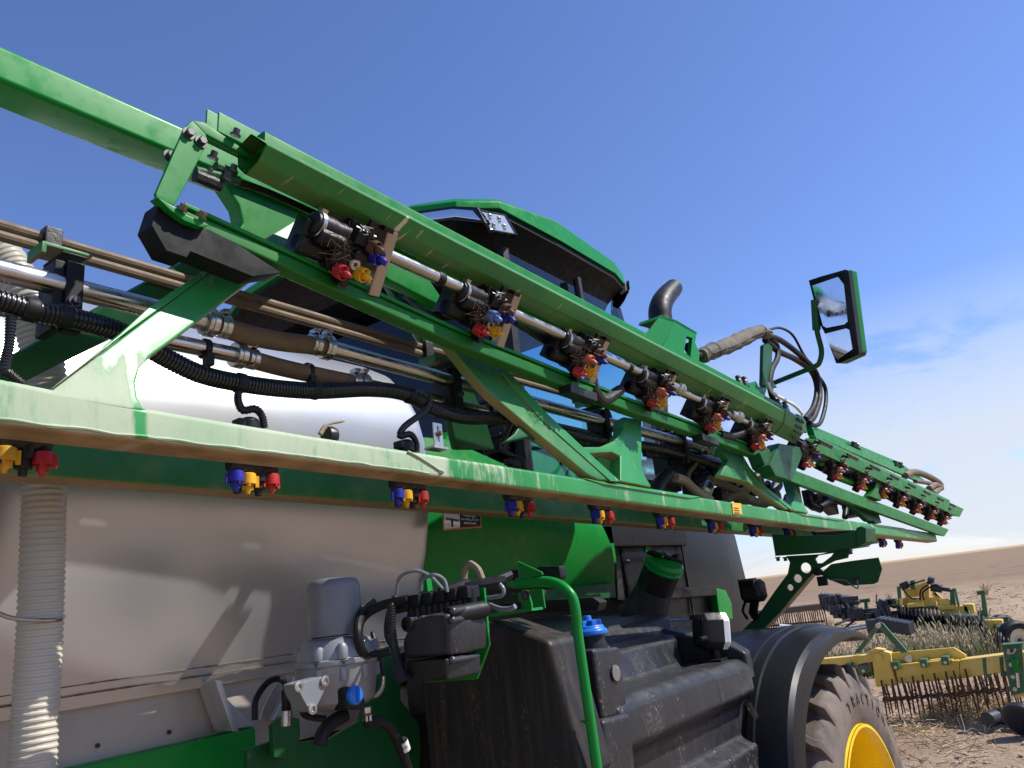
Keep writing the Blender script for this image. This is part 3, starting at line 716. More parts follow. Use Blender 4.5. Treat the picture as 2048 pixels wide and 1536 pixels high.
# channel lying behind it
mb = MB()
def chan(y, z, w, h, t):
    return [(y, z), (y + w, z + .0), (y + w, z + h), (y + w - t, z + h), (y + w - t, z + t), (y + t, z + t), (y + t, z + h * .6), (y, z + h * .6)]
mb.loft([[U((s, y, z)) for y, z in chan(.045, .215, .055, .085, .006)] for s in (-.34, 2.9)])
build(mb, 'boom_channel', 'green_clean', SP, bevel=.002)
mb = MB(); mb.loft([[U((s, y, z)) for y, z in rrect(.004, .040, .195, .245, .008)] for s in (-.25, 2.9)])
build(mb, 'boom_channel', 'green_paint', SP)
# flat lower chord with black wear pad
mb = MB()
mb.loft([[U((s, y, z + dz)) for y, z in rrect(.055, .10, -.036 - h, -.006, .006)] for s, dz, h in ((-.40, 0.008, .0), (.4, -.030, .008), (1.35, -.040, .010), (2.70, -.030, .010))])
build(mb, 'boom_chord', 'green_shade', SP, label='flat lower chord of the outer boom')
mb = MB(); mb.loft([[U((s, y, z + dz)) for y, z in rrect(.050, .085, -.004, .006, .002)] for s, dz in ((-.40, 0.008), (.4, -.030), (1.35, -.040), (2.70, -.030))]); build(mb, 'boom_flange', 'green_paint', SP)
mb = MB()
mb.prism([U((-0.454, 0.05, -0.01)), U((-0.465, 0.05, -0.066)), U((-0.432, 0.05, -0.109)), U((-0.389, 0.05, -0.108)), U((-0.382, 0.05, -0.092)), U((-0.238, 0.05, -0.097)), U((-0.166, 0.05, -0.063)), U((-0.284, 0.05, -0.033)), U((-0.365, 0.05, -0.025)), U((-0.425, 0.05, -0.025))], Uv((0, .055, .0)))
build(mb, 'wear_pad', 'pad_black', SP, bevel=.001)
for p0 in (1.02, 1.99):
    mb = MB(); mb.box(U((p0, .055, -.093)), (.16, .05, .03), Ud, Us, Uu); build(mb, 'wear_pad', 'dusty_black', SP, bevel=.003)
# bent hanger plate at the wing's end
def thick(poly, t): 
    mb = MB(); mb.prism([U(p) for p in poly], Uv(t)); return mb
mb = thick([(-0.408, 0.03, 0.198), (-0.423, 0.03, 0.172), (-0.472, 0.03, -0.006), (-0.47, 0.03, -0.016), (-0.434, 0.03, -0.019), (-0.427, 0.03, -0.002), (-0.378, 0.03, 0.14), (-0.37, 0.03, 0.162), (-0.376, 0.03, 0.181)], (0, .010, 0))
hp = build(mb, 'hanger_plate', 'green_paint', SP, bevel=.002)
mb = MB(); mb.prism([U((-0.408, 0.03, 0.198)), U((-0.376, 0.03, 0.181)), U((-0.269, 0.03, 0.176)), U((-0.282, 0.03, 0.189)), U((-0.38, 0.03, 0.208))], Uv((0, .012, 0))); build(mb, 'hanger_arm', 'green_paint', hp, bevel=.002)
mb = MB(); mb.prism([U((-0.47, 0.03, -0.014)), U((-0.434, 0.03, -0.019)), U((-0.405, 0.03, -0.027)), U((-0.372, 0.03, -0.027)), U((-0.355, 0.03, -0.029)), U((-0.371, 0.03, -0.041)), U((-0.409, 0.03, -0.042)), U((-0.441, 0.03, -0.031))], Uv((0, .03, .004))); build(mb, 'hanger_foot', 'green_paint', hp, bevel=.002)
for q in ((-0.415, 0.03, 0.16), (-0.387, 0.03, 0.154), (-0.441, 0.05, 0.102)):
    mb = MB(); mb.bolt(U(q), Uv((0, -1, 0)), .0095, .012); build(mb, 'bolt', 'bolt_steel', hp)
for q in ((-0.418, 0.03, -0.021), (-0.377, 0.03, -0.02)):
    mb = MB(); mb.bolt(U(q), Uv((.2, -.5, .8)), .008, .012); build(mb, 'bolt', 'brown_rod', hp)
for poly, z in (([(440, 350), (1, 1)], 0),): pass
# latch hardware behind the hanger
for a, b, r, m_ in (((-0.382, 0.05, 0.096), (-0.281, 0.05, 0.12), .010, 'green_dark'), ((-0.383, 0.05, 0.084), (-0.325, 0.05, 0.086), .014, 'dusty_black'), ((-0.339, 0.05, 0.129), (-0.291, 0.05, 0.13), .012, 'green_dark')):
    mb = MB(); mb.tube([U(a), U(b)], r, 8); build(mb, 'latch_link', m_, SP)
for q in ((-0.352, 0.04, 0.136), (-0.304, 0.04, 0.126), (-0.355, 0.05, 0.097), (-0.318, 0.04, 0.102), (-0.314, 0.02, 0.203)):
    mb = MB(); mb.bolt(U(q), Uv((0, -.4, .9)), .008, .016); build(mb, 'bolt', 'bolt_steel', SP)
mb = MB(); mb.tube(smooth_path([U((-0.32, 0.06, 0.111)), U((-0.246, 0.06, 0.128)), U((-0.167, 0.06, 0.134)), U((-0.052, 0.06, 0.134))]), .008, 8); build(mb, 'hose', 'black_rubber', SP)

# ------------------------------------------------------------------ nozzles of the outer wing
def upper_body():
    mb = MB()
    # in (s, m, q): turret, valve barrel, stubs
    mb.lathe([(.040, -.055), (.044, -.04), (.046, -.012), (.030, .0), (.022, .006)], (.012, .008, 0), (0, 0, 1), 16)
    mb.lathe([(.022, -.122), (.028, -.118), (.030, -.07), (.027, -.055), (.031, -.02), (.026, .03), (.018, .06)], (0, .050, -.040), (1, 0, 0), 16)
    mb.lathe([(.018, -.05), (.021, -.045), (.021, .02)], (-.06, .030, -.02), (1, 0, 0), 12); mb.box((-.03, .0, -.03), (.06, .07, .05)); mb.box((.0, .062, -.012), (.05, .03, .035))
    for x, y in ((-.030, -.028), (.026, -.015), (.048, .036), (.030, .055), (-.004, .022), (-.010, -.050)):
        mb.lathe([(.013, -.03), (.014, .0), (.011, .012)], (x, y, 0), (0, 0, 1), 10)
    mb.box((.02, .085, -.04), (.10, .02, .03))
    me = make_mesh(mb, 'nozzle_body', .0015); me.materials.append(MATS['valve_black']); return me
UB_ME = upper_body()
mbc = MB(); mbc.lathe([(.029, -.006), (.0318, -.005), (.0318, .005), (.029, .006)], (0, 0, 0), (1, 0, 0), 20); mbc.box((0, .034, .0), (.016, .010, .018))
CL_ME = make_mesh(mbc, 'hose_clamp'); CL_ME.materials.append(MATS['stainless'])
mbc = MB(); mbc.lathe([(.013, -.006), (.014, .0), (.013, .006), (.006, .006), (.005, .001)], (0, 0, 0), (0, 0, 1), 14)
WR_ME = make_mesh(mbc, 'plug'); WR_ME.materials.append(MATS['cap_white'])
mbc = MB(); mbc.box((0, 0, 0), (.030, .165, .004)); mbc.box((-.016, 0, -.012), (.003, .165, .026))
BK_ME = make_mesh(mbc, 'pipe_bracket', .001); BK_ME.materials.append(MATS['bracket_tan'])
mbc = MB(); mbc.box((0, 0, 0), (.055, .05, .012)); mbc.box((.02, .02, .01), (.03, .012, .02)); mbc.box((-.02, -.01, .01), (.014, .03, .016))
CN_ME = make_mesh(mbc, 'valve_connector', .002); CN_ME.materials.append(MATS['black_gloss'])
mbc = MB()
rg = random.Random(3)
for k in range(34):
    c = V((rg.gauss(-.06, .022), rg.gauss(.015, .018), rg.uniform(-.01, .022)))
    d = V((rg.gauss(0, 1), rg.gauss(0, 1), rg.gauss(0, .5))).normalized(); e_ = V((rg.gauss(0, 1), rg.gauss(0, 1), rg.gauss(0, 1))) * .008
    ln = rg.uniform(.012, .035)
    mbc.tube([c - d * ln, c + e_, c + d * ln], .0007, 3, caps=False)
NS_ME = make_mesh(mbc, 'straw_nest'); NS_ME.materials.append(MATS['nest_fibre'])
mbc = MB()
for k in range(7):
    mbc.tube([V((rg.uniform(-.03, .03), rg.uniform(-.01, .02), 0)), V((rg.uniform(-.03, .03), rg.uniform(-.01, .02), .012)), V((rg.uniform(-.03, .03), rg.uniform(-.01, .02), .006))], .0018, 5)
WS_ME = make_mesh(mbc, 'spring_clip'); WS_ME.materials.append(MATS['zinc'])
mbc = MB(); mbc.box((-.075, .012, -.062), (.12, .085, .05)); mbc.box((.0, .04, -.075), (.16, .10, .04)); mbc.lathe([(.022, -.105), (.027, -.10), (.027, .04)], (-.03, -.005, -.05), (1, 0, 0), 12)
VB_ME = make_mesh(mbc, 'valve_block', .004); VB_ME.materials.append(MATS['valve_black'])
def upper_nozzle(s, dm, k4, tip=False):
    M = axes_matrix(UM(s, dm, .0), Ud, Um, Uq)
    nb = inst(UB_ME, 'nozzle_body', SP, M)
    tilt = Matrix.Rotation(math.pi, 4, 'X') @ Matrix.Rotation(R(-14), 4, 'Y')
    spec = [('red', -.030, -.028), ('yellow', .026, -.015), ('blue', .048, .036)]
    if k4: spec.append((k4, -.004, .022))
    else: inst(WR_ME, 'plug', nb, M @ Matrix.Translation((-.0, .0, .004)))
    if k4: inst(WR_ME, 'plug', nb, M @ Matrix.Translation((.006, -.002, .002)))
    spec.append(('brown', .030, .055))
    for k, x, y in spec:
        inst(CAPS[k], 'nozzle_cap', nb, M @ Matrix.Translation((x, y, .012)) @ tilt @ Matrix.Rotation(random.uniform(-.6, .6), 4, 'Z'))
    inst(NS_ME, 'straw_nest', nb, M @ Matrix.Rotation(random.uniform(-.3, .3), 4, 'Z'))
    inst(VB_ME, 'valve_block', nb, M)
    inst(WS_ME, 'spring_clip', nb, M @ Matrix.Translation((-.005, .078, -.005)))
    inst(CN_ME, 'valve_connector', nb, M @ Matrix.Translation((.03, .088, -.01)))
    if not tip:
        inst(CL_ME, 'hose_clamp', nb, M @ Matrix.Translation((-.105, .050, -.040)))
        inst(CL_ME, 'hose_clamp', nb, M @ Matrix.Translation((.062, .052, -.040)) @ Matrix.Scale(.62, 4))
        inst(BK_ME, 'pipe_bracket', nb, M @ Matrix.Translation((.098, .028, -.022)) @ Matrix.Rotation(R(8), 4, 'Z'))
for i in range(6):
    upper_nozzle(.5 * i, -.005 * i, (None, 'lightblue', 'orange', 'orange', 'orange', 'orange')[i])
for i in range(5):
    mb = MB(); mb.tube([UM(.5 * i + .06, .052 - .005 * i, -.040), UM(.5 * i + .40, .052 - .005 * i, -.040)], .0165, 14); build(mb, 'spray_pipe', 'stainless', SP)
    if i in (0, 2): 
        mb = MB(); mb.lathe([(.018, -.012), (.0195, -.008), (.0195, .008), (.018, .012)], UM(.5 * i + .30, .052 - .005 * i, -.04), Ud, 16); build(mb, 'pipe_sleeve', 'black_rubber', SP)
for i in (2, 3, 4):
    mb = MB(); mb.box(UM(.5 * i + .055, .02, -.06), (.028, .16, .004), Ud, Um, Uq); build(mb, 'pipe_bracket', 'bracket_tan', SP)
for path, r in (([(0.229, 0.08, 0.015), (0.333, 0.09, 0.002), (0.436, 0.08, 0.024), (0.456, 0.05, 0.036)], .013), ([(0.679, 0.04, 0.071), (0.849, 0.07, 0.074), (0.972, 0.06, 0.046)], .017), ([(1.124, 0.06, -0.044), (1.182, 0.06, -0.078), (1.315, 0.06, -0.012)], .02), ([(2.168, 0.06, -0.032), (2.284, 0.05, -0.024), (2.395, 0.03, 0.015)], .018)):
    mb = MB(); mb.tube(smooth_path([U(p) for p in path]), r, 10); build(mb, 'feed_hose', 'dusty_black', SP)
mb = MB(); mb.lathe([(.018, -.05), (.019, 0), (.026, .004), (.026, .012), (.022, .014), (.022, .026), (.027, .030), (.027, .040), (.020, .044)], UM(1.66, .045, -.035), Ud, 18); build(mb, 'pipe_coupling', 'zinc', SP)
mb = MB(); mb.lathe([(.018, -.05), (.019, 0), (.026, .004), (.026, .012), (.022, .014), (.022, .026), (.027, .030), (.027, .040), (.020, .044)], UM(2.24, .04, -.035), Ud, 18); build(mb, 'pipe_coupling', 'zinc', SP)

# ------------------------------------------------------------------ folding tip
def uprism(poly, vec, material, name, bevel=.004):
    mb = MB(); mb.prism([U(p) for p in poly], Uv(vec)); return build(mb, name, material, SP, bevel=bevel)
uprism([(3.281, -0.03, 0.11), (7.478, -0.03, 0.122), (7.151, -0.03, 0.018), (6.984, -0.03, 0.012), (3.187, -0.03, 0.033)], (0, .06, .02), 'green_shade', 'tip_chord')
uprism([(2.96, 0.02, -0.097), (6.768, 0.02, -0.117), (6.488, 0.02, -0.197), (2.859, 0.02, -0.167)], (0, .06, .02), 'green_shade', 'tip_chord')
for k, (a, b, c, d) in enumerate((((3.378, 0, 0.15), (7.052, 0, 0.169), (7.027, 0, 0.148), (3.359, 0, 0.118)), ((3.522, 0.05, 0.228), (6.419, 0.05, 0.285), (6.377, 0.05, 0.245), (3.533, 0.05, 0.188)), ((3.671, 0.1, 0.291), (5.858, 0.1, 0.37), (6.881, 0.1, 0.316), (3.686, 0.1, 0.257)))):
    uprism([a, b, c, d], (0, .04, .012), 'green_clean', 'tip_channel', .002)
uprism([(5.034, 0.08, 0.268), (5.162, 0.08, 0.309), (5.542, 0.08, 0.317), (5.53, 0.08, 0.236)], (0, .01, 0), 'green_clean', 'tip_bracket', .001)
# hinge column between the chords
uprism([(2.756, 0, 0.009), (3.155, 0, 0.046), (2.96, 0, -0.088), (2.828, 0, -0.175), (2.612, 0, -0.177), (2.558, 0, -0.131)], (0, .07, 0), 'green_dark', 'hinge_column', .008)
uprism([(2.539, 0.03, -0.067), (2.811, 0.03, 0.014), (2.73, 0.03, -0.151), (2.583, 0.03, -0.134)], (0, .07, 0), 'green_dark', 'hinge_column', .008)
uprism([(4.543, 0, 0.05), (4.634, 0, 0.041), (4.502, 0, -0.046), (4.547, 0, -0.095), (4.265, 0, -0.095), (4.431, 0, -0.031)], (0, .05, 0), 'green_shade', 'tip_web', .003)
for i in range(8):
    upper_nozzle(3.18 + .5 * i, -.018 - .004 * i, 'orange' if i else None, True)
mb = MB(); mb.tube([UM(3.1, .04, -.05), UM(6.7, .01, -.05)], .03, 10); build(mb, 'spray_pipe', 'dusty_black', SP)
for i in range(8):
    mb = MB(); mb.lathe([(.03, -.12), (.045, -.11), (.05, 0), (.045, .11), (.03, .12)], UM(3.42 + .5 * i, .03, -.07), Ud, 14); mb.box(UM(3.42 + .5 * i, .085, -.06), (.22, .05, .06), Ud, Um, Uq); build(mb, 'section_valve', 'dusty_black', SP, bevel=.004)
mb = MB(); mb.tube([U((3.407, 0.04, 0.097)), U((3.525, 0.05, 0.029)), U((3.85, 0.06, -0.016)), U((4.795, 0.06, -0.013))], .02, 8); build(mb, 'tip_brace', 'green_paint', SP)
for path, r in (([(5.672, 0.05, 0.225), (6.046, 0.05, 0.306), (6.571, 0.05, 0.34), (7.027, 0.05, 0.333), (7.021, 0.05, 0.29), (6.618, 0.05, 0.186)], .028), ([(6.053, 0.06, 0.234), (6.551, 0.06, 0.277), (7.027, 0.05, 0.296)], .018), ([(6.496, 0.05, 0.216), (6.811, 0.05, 0.289), (7.064, 0.05, 0.291)], .028)):
    mb = MB(); mb.tube(smooth_path([U(p) for p in path]), r, 10); build(mb, 'tip_hose', 'brown_rod', SP)
for q in ((4.457, 0.08, 0.267), (4.497, 0.08, 0.26), (5.649, 0.1, 0.312), (5.815, 0.1, 0.323)):
    mb = MB(); mb.bolt(U(q), Uv((0, -.2, 1)), .022, .04); build(mb, 'bolt', 'bolt_steel', SP)

# ------------------------------------------------------------------ fold linkage on top of the outer wing
uprism([(1.348, 0, 0.136), (1.619, 0, 0.359), (1.755, 0, 0.378), (1.682, 0, 0.312), (1.665, 0, 0.28), (1.525, 0, 0.166), (1.506, 0, 0.126)], (0, .006, 0), 'green_paint', 'linkage_plate', .001)
mb = MB()
mb.plate([[U(p) for p in ((1.755, 0, 0.378), (1.952, 0, 0.377), (1.913, 0, 0.319), (1.944, 0, 0.281), (1.9, 0, 0.179), (1.522, 0, 0.157), (1.665, 0, 0.28), (1.682, 0, 0.312))], [U(p) for p in ((1.836, 0, 0.328), (1.894, 0, 0.335), (1.842, 0, 0.232), (1.776, 0, 0.226))]], Uv((.004, .02, 0)))
build(mb, 'linkage_plate', 'green_clean', SP)
uprism([(1.619, 0, 0.359), (1.755, 0, 0.378), (1.952, 0, 0.377), (1.928, 0, 0.363), (1.741, 0, 0.362), (1.606, 0, 0.342)], (0, .10, 0), 'green_clean', 'linkage_plate', 0)
for path, r, m_ in (([(1.461, 0.02, 0.192), (1.516, 0.02, 0.239), (1.602, 0.02, 0.269)], .010, 'loom_plastic'), ([(1.482, 0.1, 0.269), (1.608, 0.1, 0.296), (1.646, 0.08, 0.26)], .012, 'black_rubber'), ([(1.93, 0.05, 0.328), (1.97, 0.05, 0.303), (2.073, 0.05, 0.313)], .016, 'black_rubber')):
    mb = MB(); mb.tube(smooth_path([U(p) for p in path]), r, 10); build(mb, 'hose', m_, SP)
mb = MB(); mb.box(U((1.694, 0.03, 0.229)), (.03, .03, .05), Ud, Us, Uu); mb.lathe([(.015, -.03), (.015, .03)], U((1.734, 0.03, 0.22)), Ud, 10); build(mb, 'latch_spring', 'zinc', SP, bevel=.003)
# canvas-wrapped hydraulic hoses
P0 = [(2.079, 0.05, 0.314), (2.215, 0.05, 0.374), (2.448, 0.05, 0.467), (2.716, 0.05, 0.589), (2.921, 0.05, 0.67), (3.047, 0.05, 0.694)]
mb = MB()
pp = smooth_path([U(p) for p in P0], 8); rad_ = [.030 + .010 * math.sin(math.pi * min(1, k / (len(pp) - 1) * 1.1)) + .004 * noise.noise(V((k * .35, 1, 0))) for k in range(len(pp))]
mb.tube(pp, rad_, 14)
for i, p in enumerate(mb.v): mb.v[i] = p + V((noise.noise(p * 22), noise.noise(p * 22 + V((5, 5, 5))), noise.noise(p * 22 + V((9, 1, 3))))) * .008
build(mb, 'canvas_sleeve', 'canvas_grey', SP, angle=80)
mb = MB(); mb.tube([p + V((0, -.038, -.008)) for p in pp[3:-3]], .004, 6); build(mb, 'sleeve_seam', 'black_rubber', SP)
for t in (.05, .22, .8):
    i = int(t * (len(pp) - 1)); d = (pp[i + 1] - pp[i]).normalized()
    mb = MB(); mb.lathe([(rad_[i] + .003, -.003), (rad_[i] + .005, 0), (rad_[i] + .003, .003)], pp[i], d, 16, caps=False); build(mb, 'strap', 'black_rubber', SP)
for path, r, m_ in (([(2.993, 0.05, 0.673), (3.237, 0.05, 0.71), (3.563, 0.05, 0.701), (3.824, 0.05, 0.651), (3.808, 0.05, 0.498), (3.617, 0.05, 0.332), (3.468, 0.05, 0.255)], .0165, 'black_rubber'),
                ([(3.039, 0.07, 0.662), (3.227, 0.07, 0.645), (3.516, 0.07, 0.669), (3.795, 0.07, 0.659), (3.85, 0.07, 0.562), (3.706, 0.07, 0.411), (3.476, 0.07, 0.285)], .018, 'black_rubber'),
                ([(3.063, 0.06, 0.69), (3.189, 0.06, 0.669), (3.164, 0.06, 0.586), (3.018, 0.06, 0.47), (2.944, 0.06, 0.359), (2.962, 0.06, 0.278)], .016, 'black_rubber'),
                ([(3.154, 0.08, 0.758), (3.379, 0.08, 0.836), (3.597, 0.08, 0.852), (3.73, 0.08, 0.77), (3.804, 0.08, 0.739)], .008, 'black_rubber'),
                ([(3.795, 0.06, 0.663), (3.981, 0.06, 0.606), (3.955, 0.06, 0.499), (3.798, 0.06, 0.353), (3.662, 0.06, 0.28), (3.47, 0.06, 0.252)], .013, 'black_rubber'),
                ([(2.837, 0.03, 0.355), (2.878, 0.03, 0.308), (3.056, 0.03, 0.304), (3.207, 0.03, 0.301), (3.313, 0.03, 0.275)], .009, 'label_white')):
    mb = MB(); mb.tube(smooth_path([U(p) for p in path], 8), r, 10); build(mb, 'hydraulic_hose', m_, SP)
# hinge lugs and yoke on top
uprism([(2.968, 0.06, 0.61), (3.115, 0.06, 0.674), (3.102, 0.06, 0.616), (2.99, 0.06, 0.412), (3.065, 0.06, 0.386), (2.835, 0.06, 0.348)], (0, .02, 0), 'green_dark', 'hinge_post', .002)
uprism([(2.307, 0.03, 0.222), (2.506, 0.03, 0.279), (2.631, 0.03, 0.281), (2.756, 0.03, 0.269), (2.848, 0.03, 0.247), (3.083, 0.03, 0.21), (3.295, 0.03, 0.242), (3.333, 0.03, 0.208), (3.342, 0.03, 0.18), (2.781, 0.03, 0.177)], (0, .02, 0), 'green_paint', 'hinge_lug', .004)
uprism([(2.651, 0.06, 0.307), (2.748, 0.06, 0.351), (2.786, 0.06, 0.316), (2.917, 0.06, 0.361), (2.844, 0.06, 0.295), (2.68, 0.06, 0.255)], (0, .05, 0), 'green_clean', 'hinge_lug', .003)
uprism([(2.59, 0, 0.212), (2.832, 0, 0.217), (3.009, 0, 0.197), (3.2, 0, 0.24), (3.25, 0, 0.214), (3.225, 0, 0.141), (2.621, 0, 0.139)], (0, .012, 0), 'green_dark', 'hinge_lug', .003)
mb = MB(); mb.bolt(U((3.106, 0, 0.21)), Uv((0, -1, 0)), .013, .012); build(mb, 'bolt', 'black_clean', SP)
for q in ((2.423, 0.03, 0.268), (2.5, 0.03, 0.281), (2.93, 0.03, 0.256), (3.035, 0.03, 0.263)):
    mb = MB(); mb.lathe([(.022, -.03), (.018, 0), (.010, .012), (.014, .018), (.012, .026)], U(q), Uu, 12); build(mb, 'grease_fitting', 'bolt_steel', SP)


# ------------------------------------------------------------------ stainless solution tank
def tank_material():
    m, nt, n, l, bs = _new('tank_steel')
    c = _mix(nt, _range(nt, _noise(nt, 1.2, 4), .3, .7), (0.50, 0.51, 0.53), (0.57, 0.58, 0.60))
    g = n.new('ShaderNodeNewGeometry'); sp = n.new('ShaderNodeSeparateXYZ'); l.new(g.outputs['Position'], sp.inputs[0])
    c = _mix(nt, _math(nt, 'MULTIPLY', _range(nt, _noise(nt, 8, 8, .65), .55, .8), .10), c, (0.40, 0.36, 0.30))
    l.new(c, bs.inputs['Base Color'])
    bs.inputs['Metallic'].default_value = 0.62
    l.new(_range(nt, _noise(nt, 2, 3), .3, .7, .27, .31), bs.inputs['Roughness'])
    MATS['tank_steel'] = m
tank_material()
TP = [(2.175, 2.19), (2.150, 2.235), (2.125, 2.295), (2.075, 2.40), (2.03, 2.53), (1.995, 2.68), (1.98, 2.82), (1.985, 2.96), (2.01, 3.07), (2.06, 3.17), (2.14, 3.26), (2.26, 3.33), (2.45, 3.375), (2.9, 3.395)]
TP = TP + [(5.8 - y, z) for y, z in reversed(TP[:-1])]
def tank_ring(x, k):
    cy, cz = 2.9, 2.8
    return [V((x, cy + (y - cy) * k, cz + (z - cz) * k)) for y, z in TP]
mb = MB()
mb.loft([tank_ring(-.9, 1), tank_ring(0.3, 1), tank_ring(1.5, 1), tank_ring(2.27, 1), tank_ring(2.305, .99), tank_ring(2.315, .965)])
build(mb, 'solution_tank', 'tank_steel', SP, angle=30)
mat('skirt_steel', (0.40, 0.37, 0.33), .5, metal=.2, dust=.3, dust_col=(.34, .28, .2))
mb = MB(); mb.box((.6, 2.215, 2.10), (3.0, .02, .24)); build(mb, 'tank_skirt', 'skirt_steel', SP, bevel=.004)
for dz, dy in ((.0, 0), (-.024, .009)):
    pts, rr_ = [], []
    for i in range(150):
        x = -.6 + i * .0195
        pts.append(V((x, 2.145 + dy + .001 * noise.noise(V((x * 9, 0, 0))), 2.246 + dz + .0015 * noise.noise(V((x * 12, 4, 0)))))); rr_.append(.0012 + .0028 * abs(noise.noise(V((x * 21, dz * 90, 0)))))
    mb = MB(); mb.tube(pts, rr_, 5); build(mb, 'weld_seam', 'brown_rod', SP)
# tank cradle gussets
mb = MB(); mb.prism([(1.443, 2.16, 2.208), (1.459, 2.16, 2.211), (1.613, 2.16, 2.058), (1.497, 2.16, 2.065)], (0, .03, 0)); mb.prism([(1.443, 2.16, 2.208), (1.497, 2.16, 2.065), (1.517, 2.16, 2.061), (1.464, 2.16, 2.205)], (-.015, -.08, 0)); build(mb, 'tank_gusset', 'tank_steel', SP, bevel=.002)
mb = MB(); mb.prism([(1.756, 2.14, 2.179), (1.749, 2.14, 2.056), (1.665, 2.14, 2.065)], (0, .02, 0)); build(mb, 'tank_gusset', 'tank_steel', SP, bevel=.002)
for q in ((1.166, 2.203, 2.09), (1.365, 2.203, 2.086)):
    mb = MB(); mb.lathe([(.006, 0), (.006, .004)], q, (0, -1, 0), 10); build(mb, 'drain_hole', 'label_black', SP)

# chassis rail and brackets below the tank
mb = MB(); mb.prism([(-1.0, 2.16, 2.055), (1.62, 2.16, 2.055), (1.62, 2.16, 1.75), (-1.0, 2.16, 1.75)], (0, .18, 0)); build(mb, 'chassis_rail', 'green_clean', SP, bevel=.008)
mb = MB(); mb.plate([[V(p) for p in ((1.455, 1.98, 2.022), (1.538, 1.98, 2.028), (1.633, 1.98, 2.008), (1.744, 1.98, 1.995), (1.869, 1.98, 2.026), (1.991, 1.98, 2.19), (2.022, 1.98, 2.218), (2.067, 1.98, 2.197), (2.056, 1.98, 2.056), (2.133, 1.98, 1.969), (2.132, 1.98, 1.888), (2.111, 1.98, 1.801), (1.453, 1.98, 1.948))]], (0, .02, 0)); build(mb, 'mounting_plate', 'green_dark', SP, bevel=.004)  # dark green stands in for the deep shade below the filter
mb = MB(); mb.box((2.2, 2.3, 1.6), (2.0, .05, 1.25)); build(mb, 'dark_fill_plate', 'black_clean', SP)  # black sheet added to fill the gap behind the brackets with dark
mb = MB(); mb.prism([(1.501, 1.93, 2.075), (1.535, 1.93, 2.093), (1.595, 1.93, 2.077), (1.596, 1.93, 2.033), (1.572, 1.93, 1.973), (1.502, 1.93, 1.993)], (0, .02, 0)); build(mb, 'valve_bracket', 'green_dark', SP, bevel=.004)

# ------------------------------------------------------------------ corrugated cream suction hose
mb = MB()
mb.hose(smooth_path([(0.852, 1.86, 2.047), (0.852, 1.86, 2.14), (0.856, 1.86, 2.387), (0.854, 1.86, 2.655), (0.85, 1.86, 2.886), (0.829, 1.86, 3.028), (0.796, 1.87, 3.135), (0.764, 1.9, 3.226), (0.705, 1.95, 3.317)], 10), .0455, .0135, .06, 22)
build(mb, 'suction_hose', 'cream_hose', SP)
mb = MB(); mb.tube(smooth_path([(0.723, 1.8, 2.431), (0.751, 1.8, 2.412), (0.779, 1.8, 2.401), (0.828, 1.8, 2.394), (0.871, 1.81, 2.393), (0.9, 1.85, 2.4)], 6), .0045, 8); build(mb, 'hose_hook', 'stainless', SP)
mb = MB(); mb.tube(smooth_path([(0.773, 1.9, 3.268), (0.79, 1.9, 3.254), (0.797, 1.9, 3.223)], 6), .006, 8); build(mb, 'hose_hook', 'hose_tan', SP)

# ------------------------------------------------------------------ cab
CY0, CY1 = 2.05, 4.15
mb = MB()
# roof cap outline in plan, from rear right corner round; loft upward with chamfers
def roof_ring(k, z, rear=0.0):
    P = [(2.82, 2.80), (2.84, 2.40), (2.90, 2.16), (3.10, 2.03), (3.60, 1.99), (4.36, 2.04), (4.60, 2.10), (4.70, 2.26), (4.74, 3.1), (4.70, 3.94), (4.60, 4.10), (4.36, 4.16), (3.60, 4.21), (3.10, 4.17), (2.90, 4.04), (2.84, 3.80), (2.82, 3.40)]
    cx, cy = 3.9, 3.1
    return [V((cx + (x - cx) * k, cy + (y - cy) * k, z)) for x, y in P]
def z_of(p, hi, lo):      # lower edge dips at the rear right corner
    return lo
low = []
for p in roof_ring(1.0, 0):
    t = (p.x - 2.82) / (4.74 - 2.82)
    low.append(V((p.x, p.y, 4.315 if t < .22 else 4.315 - .085 * min(1, (t - .22) / .10) + .08 * max(0, (t - .32)))))
r2 = [V((p.x, p.y, 4.355)) for p in roof_ring(.997, 0)]
r3 = [V((p.x, p.y, 4.385)) for p in roof_ring(.965, 0)]
r4 = [V((p.x, p.y, 4.400)) for p in roof_ring(.80, 0)]
r5 = [V((p.x, p.y, 4.405)) for p in roof_ring(.4, 0)]
def slope_roof(ring):
    return [V((p.x, p.y, p.z - .11 * max(0, min(1, (3.3 - p.x) / .45)) * (1 - max(0, min(1, min(p.y - 1.99, 4.21 - p.y) / .5))))) for p in ring]
low, r2, r3, r4, r5 = [slope_roof(q) for q in (low, r2, r3, r4, r5)]
mb.loft([[V((p.x, p.y, p.z)) for p in low], r2, r3, r4, r5])
build(mb, 'cab_roof', 'green_clean', SP, bevel=.006, angle=24)
mb = MB()
def under_ring(k, dz): return [V((3.9 + (p.x - 3.9) * k, 3.1 + (p.y - 3.1) * k, p.z + dz)) for p in low]
mb.loft([under_ring(.985, -.002), under_ring(.985, -.03), under_ring(.93, -.07), under_ring(.88, -.14), under_ring(.84, -.23), under_ring(.78, -.25)])
build(mb, 'roof_liner', 'pad_black', SP, angle=24)
